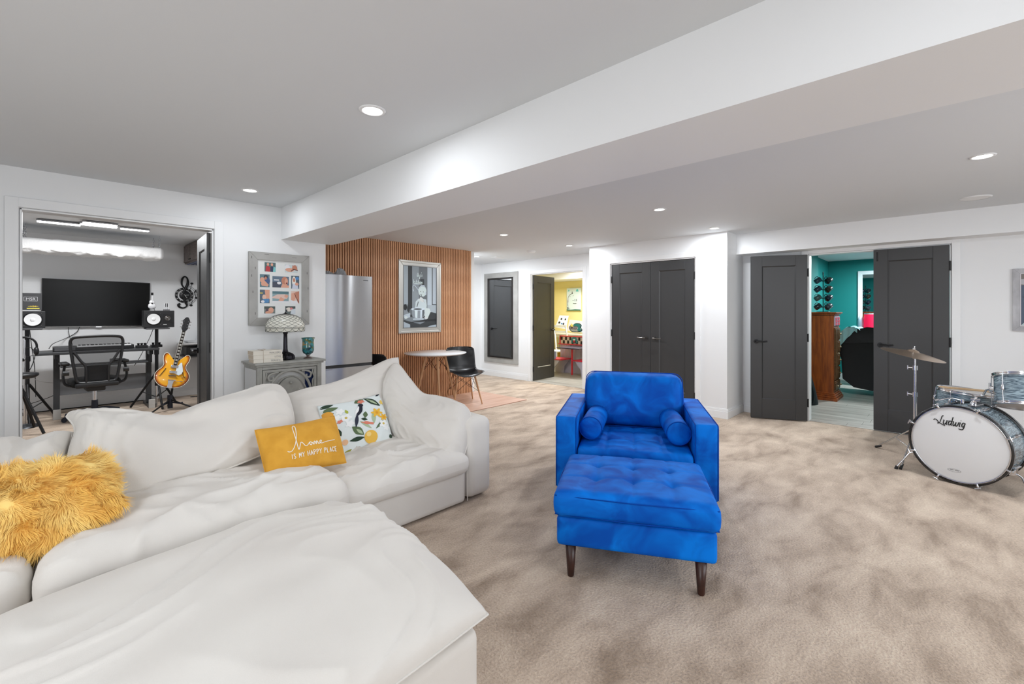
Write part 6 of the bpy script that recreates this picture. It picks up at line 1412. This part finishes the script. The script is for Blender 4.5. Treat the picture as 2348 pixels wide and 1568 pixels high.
# ================================================================== TEAL ROOM
ds = thing('dresser', 'tall honey oak gentleman chest with moulded base in the teal room', 'dresser', (8.24, 1.22, 0))
DW_, DP_, DH_ = .47, .42, 1.335
MB().box((0, 0, .12), (DW_, DP_, DH_ - .04)).build('carcass', WOOD_HONEY, ds, bevel=.002)
m_ = MB()
for k, (e, z0, z1) in enumerate(((.050, 0, .045), (.036, .045, .075), (.024, .075, .10), (.010, .10, .125))): m_.box((-e, -e, z0), (DW_ + e, DP_, z1))
m_.build('base_moulding', WOOD_HONEY, ds, bevel=.006)
MB().box((-.02, -.02, DH_ - .04), (DW_ + .02, DP_, DH_ - .02)).box((-.035, -.04, DH_ - .02), (DW_ + .04, DP_, DH_)).build('top', WOOD_HONEY, ds, bevel=.006)
DKW = mat('dark_oak_front', (112, 74, 40), .4, rgb2=(84, 54, 30), vscale=8, stretch=(1, 1, 6))
def dfront(x0, x1, z0, z1, knobs, kind='drawer'):
    o = MB().box((x0, -.016, z0), (x1, 0, z1)).build(kind, DKW, ds, bevel=.005); MB().box((x0 + .02, -.022, z0 + .02), (x1 - .02, -.0162, z1 - .02)).build('raised_panel', DKW, o, bevel=.005)
    for kx in knobs: MB().ball((kx, -.038, (z0 + z1) / 2), .014).cyl((kx, -.034, (z0 + z1) / 2), (kx, -.02, (z0 + z1) / 2), .006).build('knob', mat('brass_pull', (176, 160, 130), .3, metal=.8), o)
dfront(.02, DW_ - .02, .15, .29, (.10, DW_ - .10))
dfront(.02, DW_ * .45, .31, 1.10, (DW_ * .38,), 'door')
for k in range(4): dfront(DW_ * .47, DW_ - .02, .31 + k * .2, .49 + k * .2, (DW_ * .72,))
PINKM = flat((226, 84, 110))
for k in range(2):
    o = MB().box((.03 + k * .21, -.014, 1.13), (.22 + k * .21, 0, 1.27)).build('drawer', mat('lilac_tray', (196, 186, 206), .5), ds, bevel=.004)
    for j in range(3): MB().box((.06 + k * .21, -.020, 1.14 + j * .042), (.19 + k * .21, -.0145, 1.172 + j * .042)).build('label_strip', PINKM, o)
# mug tree
mt = thing('mug_tree', 'black wire mug tree on top of the oak chest', 'mug holder', (8.44, 1.385, DH_ + .001))
MB().lathe([(.09, 0), (.09, .008), (.0, .010)], 24).cyl((0, 0, .005), (0, 0, .58), .006).tube([(.028 * math.cos(t), 0, .60 + .028 * math.sin(t)) for t in [2 * PI * k / 16 for k in range(16)]], .004, 6, closed=True).build('stem', BLACKM, mt)
hk = MB(); MUGC = [(46, 74, 92), (30, 34, 40), (40, 52, 70), (52, 44, 34), (70, 92, 92), (24, 34, 54), (34, 38, 44), (60, 70, 80)]
side_dir = Vector((CS, -SN, 0))
for k in range(8):
    s2 = -1 if k % 2 == 0 else 1; lvl = k // 2; z = .49 - lvl * .135
    arm = side_dir * s2 * .052; hk.tube(spline([(0, 0, z - .02), tuple(arm * .7 + Vector((0, 0, z + .02))), tuple(arm * 1.6 + Vector((0, 0, z + .045)))], 5), .004, 6)
    m_ = thing('mug', '%s %s on the mug tree, %s' % (['dark blue mug', 'black mug', 'navy mug', 'brown mug', 'grey green mug', 'dark indigo mug', 'charcoal mug', 'slate mug'][k], ['left side', 'right side'][k % 2], ['top row', 'second row', 'third row', 'lowest row'][lvl]), 'mug', tuple(Vector((8.44, 1.385, DH_ + .001 + z)) + arm * 1.6), tilt=(.9, .35 * s2, .75), group='mugs on the mug tree')
    mm = mat('glazed_%d' % k, MUGC[k], .2, coat=.5)
    MB().lathe([(0, -.045), (.034, -.045), (.038, -.04), (.040, .045), (.037, .045), (.035, -.038), (0, -.040)], 20).build('cup', mm, m_)
    MB().tube(spline([(0, .038, .028), (0, .066, .022), (0, .066, -.015), (0, .036, -.025)], 5), .005, 6).build('handle', mm, m_)
hk.build('hooks', BLACKM, mt)
# recliner and blanket
LEA = mat('black_leather', (8, 8, 9), .42, spec=.3, bump=.2, bscale=60, bdist=.003)
rc = thing('recliner', 'black leather recliner armchair seen from the side in the teal room', 'armchair', (9.05, .10, 0))
RB = P(1924, 800, X=9.1).y
def rprism(pts, x0, x1, nm, bv): # px/py outline at X=9.0 in y,z
    yz = [(lambda q: (q.y - .10, q.z))(P(px, py, X=9.05)) for px, py in pts]; n_ = len(yz)
    MB().add([(x, y, z) for x in (x0, x1) for y, z in yz], [tuple(range(n_)), tuple(range(2 * n_ - 1, n_ - 1, -1))] + [(i, (i + 1) % n_, (i + 1) % n_ + n_, i + n_) for i in range(n_)]).build(nm, LEA, rc, bevel=bv, seg=3)
rprism([(1923, 790), (1930, 775), (1955, 768), (2010, 772), (2060, 785), (2075, 830), (2060, 884), (2000, 892), (1960, 884), (1937, 866), (1934, 822)], 0, .70, 'body', .03)
rprism([(1936, 782), (1950, 762), (1975, 757), (2020, 760), (2060, 768), (2060, 784), (1990, 781), (1950, 783)], -.03, .16, 'arm', .03)
rprism([(1936, 782), (1950, 762), (1975, 757), (2020, 760), (2060, 768), (2060, 784), (1990, 781), (1950, 783)], .54, .73, 'arm', .03)
MB().box((.08, -.5, .0), (.62, .36, .08)).build('underframe', BLACKM, rc)
bl_ = thing('blanket', 'pale aqua knitted blanket draped over the recliner corner', 'blanket')
crv = spline([P(1921, 796, X=9.0), P(1923, 775, X=9.0), P(1934, 757, X=9.0), P(1955, 751, X=9.0), P(1972, 758, X=9.0)], 6)
MB().grid(lambda u, v: sample(crv, u) + Vector((-.05 + .55 * v, .006 * math.sin(v * 40 + u * 9), .012 + .012 * math.sin(u * 22 + v * 7) - .0 * v)), 30, 20).grid(lambda u, v: sample(crv, u * .9) + Vector((-.052 + .008 * math.sin(u * 30), 0, .012 - v * (.06 + .16 * math.sin(PI * min(1, u * 1.1)) ) + .006 * math.sin(u * 30))), 30, 8).build('cloth', mat('aqua_knit', (146, 196, 200), .9, bump=.6, bscale=70, bdist=.006), bl_)
# window / mirror frame on the teal wall with things before it
a, c = P(1967, 622, X=10.97), P(1975, 757, X=10.97)
wm = thing('mirror', 'large white framed mirror on the teal wall', 'mirror', (10.995, a.y, c.z - .1), -PI / 2)
WF = flat((226, 240, 246)); MWd = .95; MHt = a.z - c.z + .1
frame_rect(MB(), 0, 0, MWd, MHt, .07, -.03, 0).build('frame', WF, wm, bevel=.004); MB().box((.065, -.012, .065), (MWd - .065, -.006, MHt - .065)).build('glass', _mats['mirror_glass'], wm)
lmp = thing('table_lamp', 'table lamp with deep pink drum shade in the teal room', 'lamp')
q = P(1999, 740, X=10.3); sz0, sz1 = P(1999, 752, X=10.3).z, P(1999, 719, X=10.3).z
lx, ly = 10.3, P(1999, 740, X=10.3).y
MB().lathe([(.13, sz0), (.13, sz1)], 28, M=Mx((lx, ly - .02, 0))).build('shade', mat('pink_shade', (220, 30, 80), .7, emit=(230, 20, 70), estr=.9), lmp)
MB().lathe([(.131, sz1 - .012), (.131, sz1 + .006)], 28, M=Mx((lx, ly - .02, 0))).build('shade_band', flat((240, 240, 244)), lmp)
MB().lathe([(.07, .62), (.07, .64), (.02, .66), (.03, .8), (.015, .9), (.012, sz1)], 20, M=Mx((lx, ly - .02, 0))).build('base', flat((216, 222, 228)), lmp)
sd = thing('side_table', 'white side table under the pink lamp in the teal room', 'table', (10.1, ly - .35, 0)); MB().box((0, 0, .58), (.45, .6, .62)).build('top', flat((214, 220, 226)), sd, bevel=.004)
for x in (.03, .38):
    for y in (.03, .53): MB().box((x, y, 0), (x + .04, y + .04, .58)).build('leg', flat((214, 220, 226)), sd)
q = P(1976, 745, X=10.5); bt = thing('bottle', 'tall pale plastic bottle beside the pink lamp', 'bottle', (10.32, q.y * 10.32 / 10.5 + .012, .621)); bh = P(1976, 722, X=10.35).z - .621
MB().lathe([(.0, 0), (.05, 0), (.055, .02), (.055, bh * .6), (.05, bh * .85), (.03, bh * .95), (.0, bh)], 20).build('body', flat((196, 214, 232)), bt)
bgq = P(1857, 905, X=7.9)
bg = thing('bag', 'black draped bag slumped on the floor left of the oak chest', 'bag', (7.75, bgq.y + .02, 0))
MB().grid(lambda u, v: Vector(((.17 * math.cos(2 * PI * u)) * (1 - .75 * v ** 1.4) * (1 + .06 * math.sin(u * 31)), (.15 * math.sin(2 * PI * u)) * (1 - .70 * v ** 1.4), .48 * v)), 32, 14).build('body', mat('black_nylon', (20, 20, 24), .6), bg)
MB().tube(spline([(-.03, 0, .46), (-.08, -.05, .40), (-.16, -.12, .22), (-.19, -.12, .05)], 5), .012, 6).build('strap', BLACKM, bg)
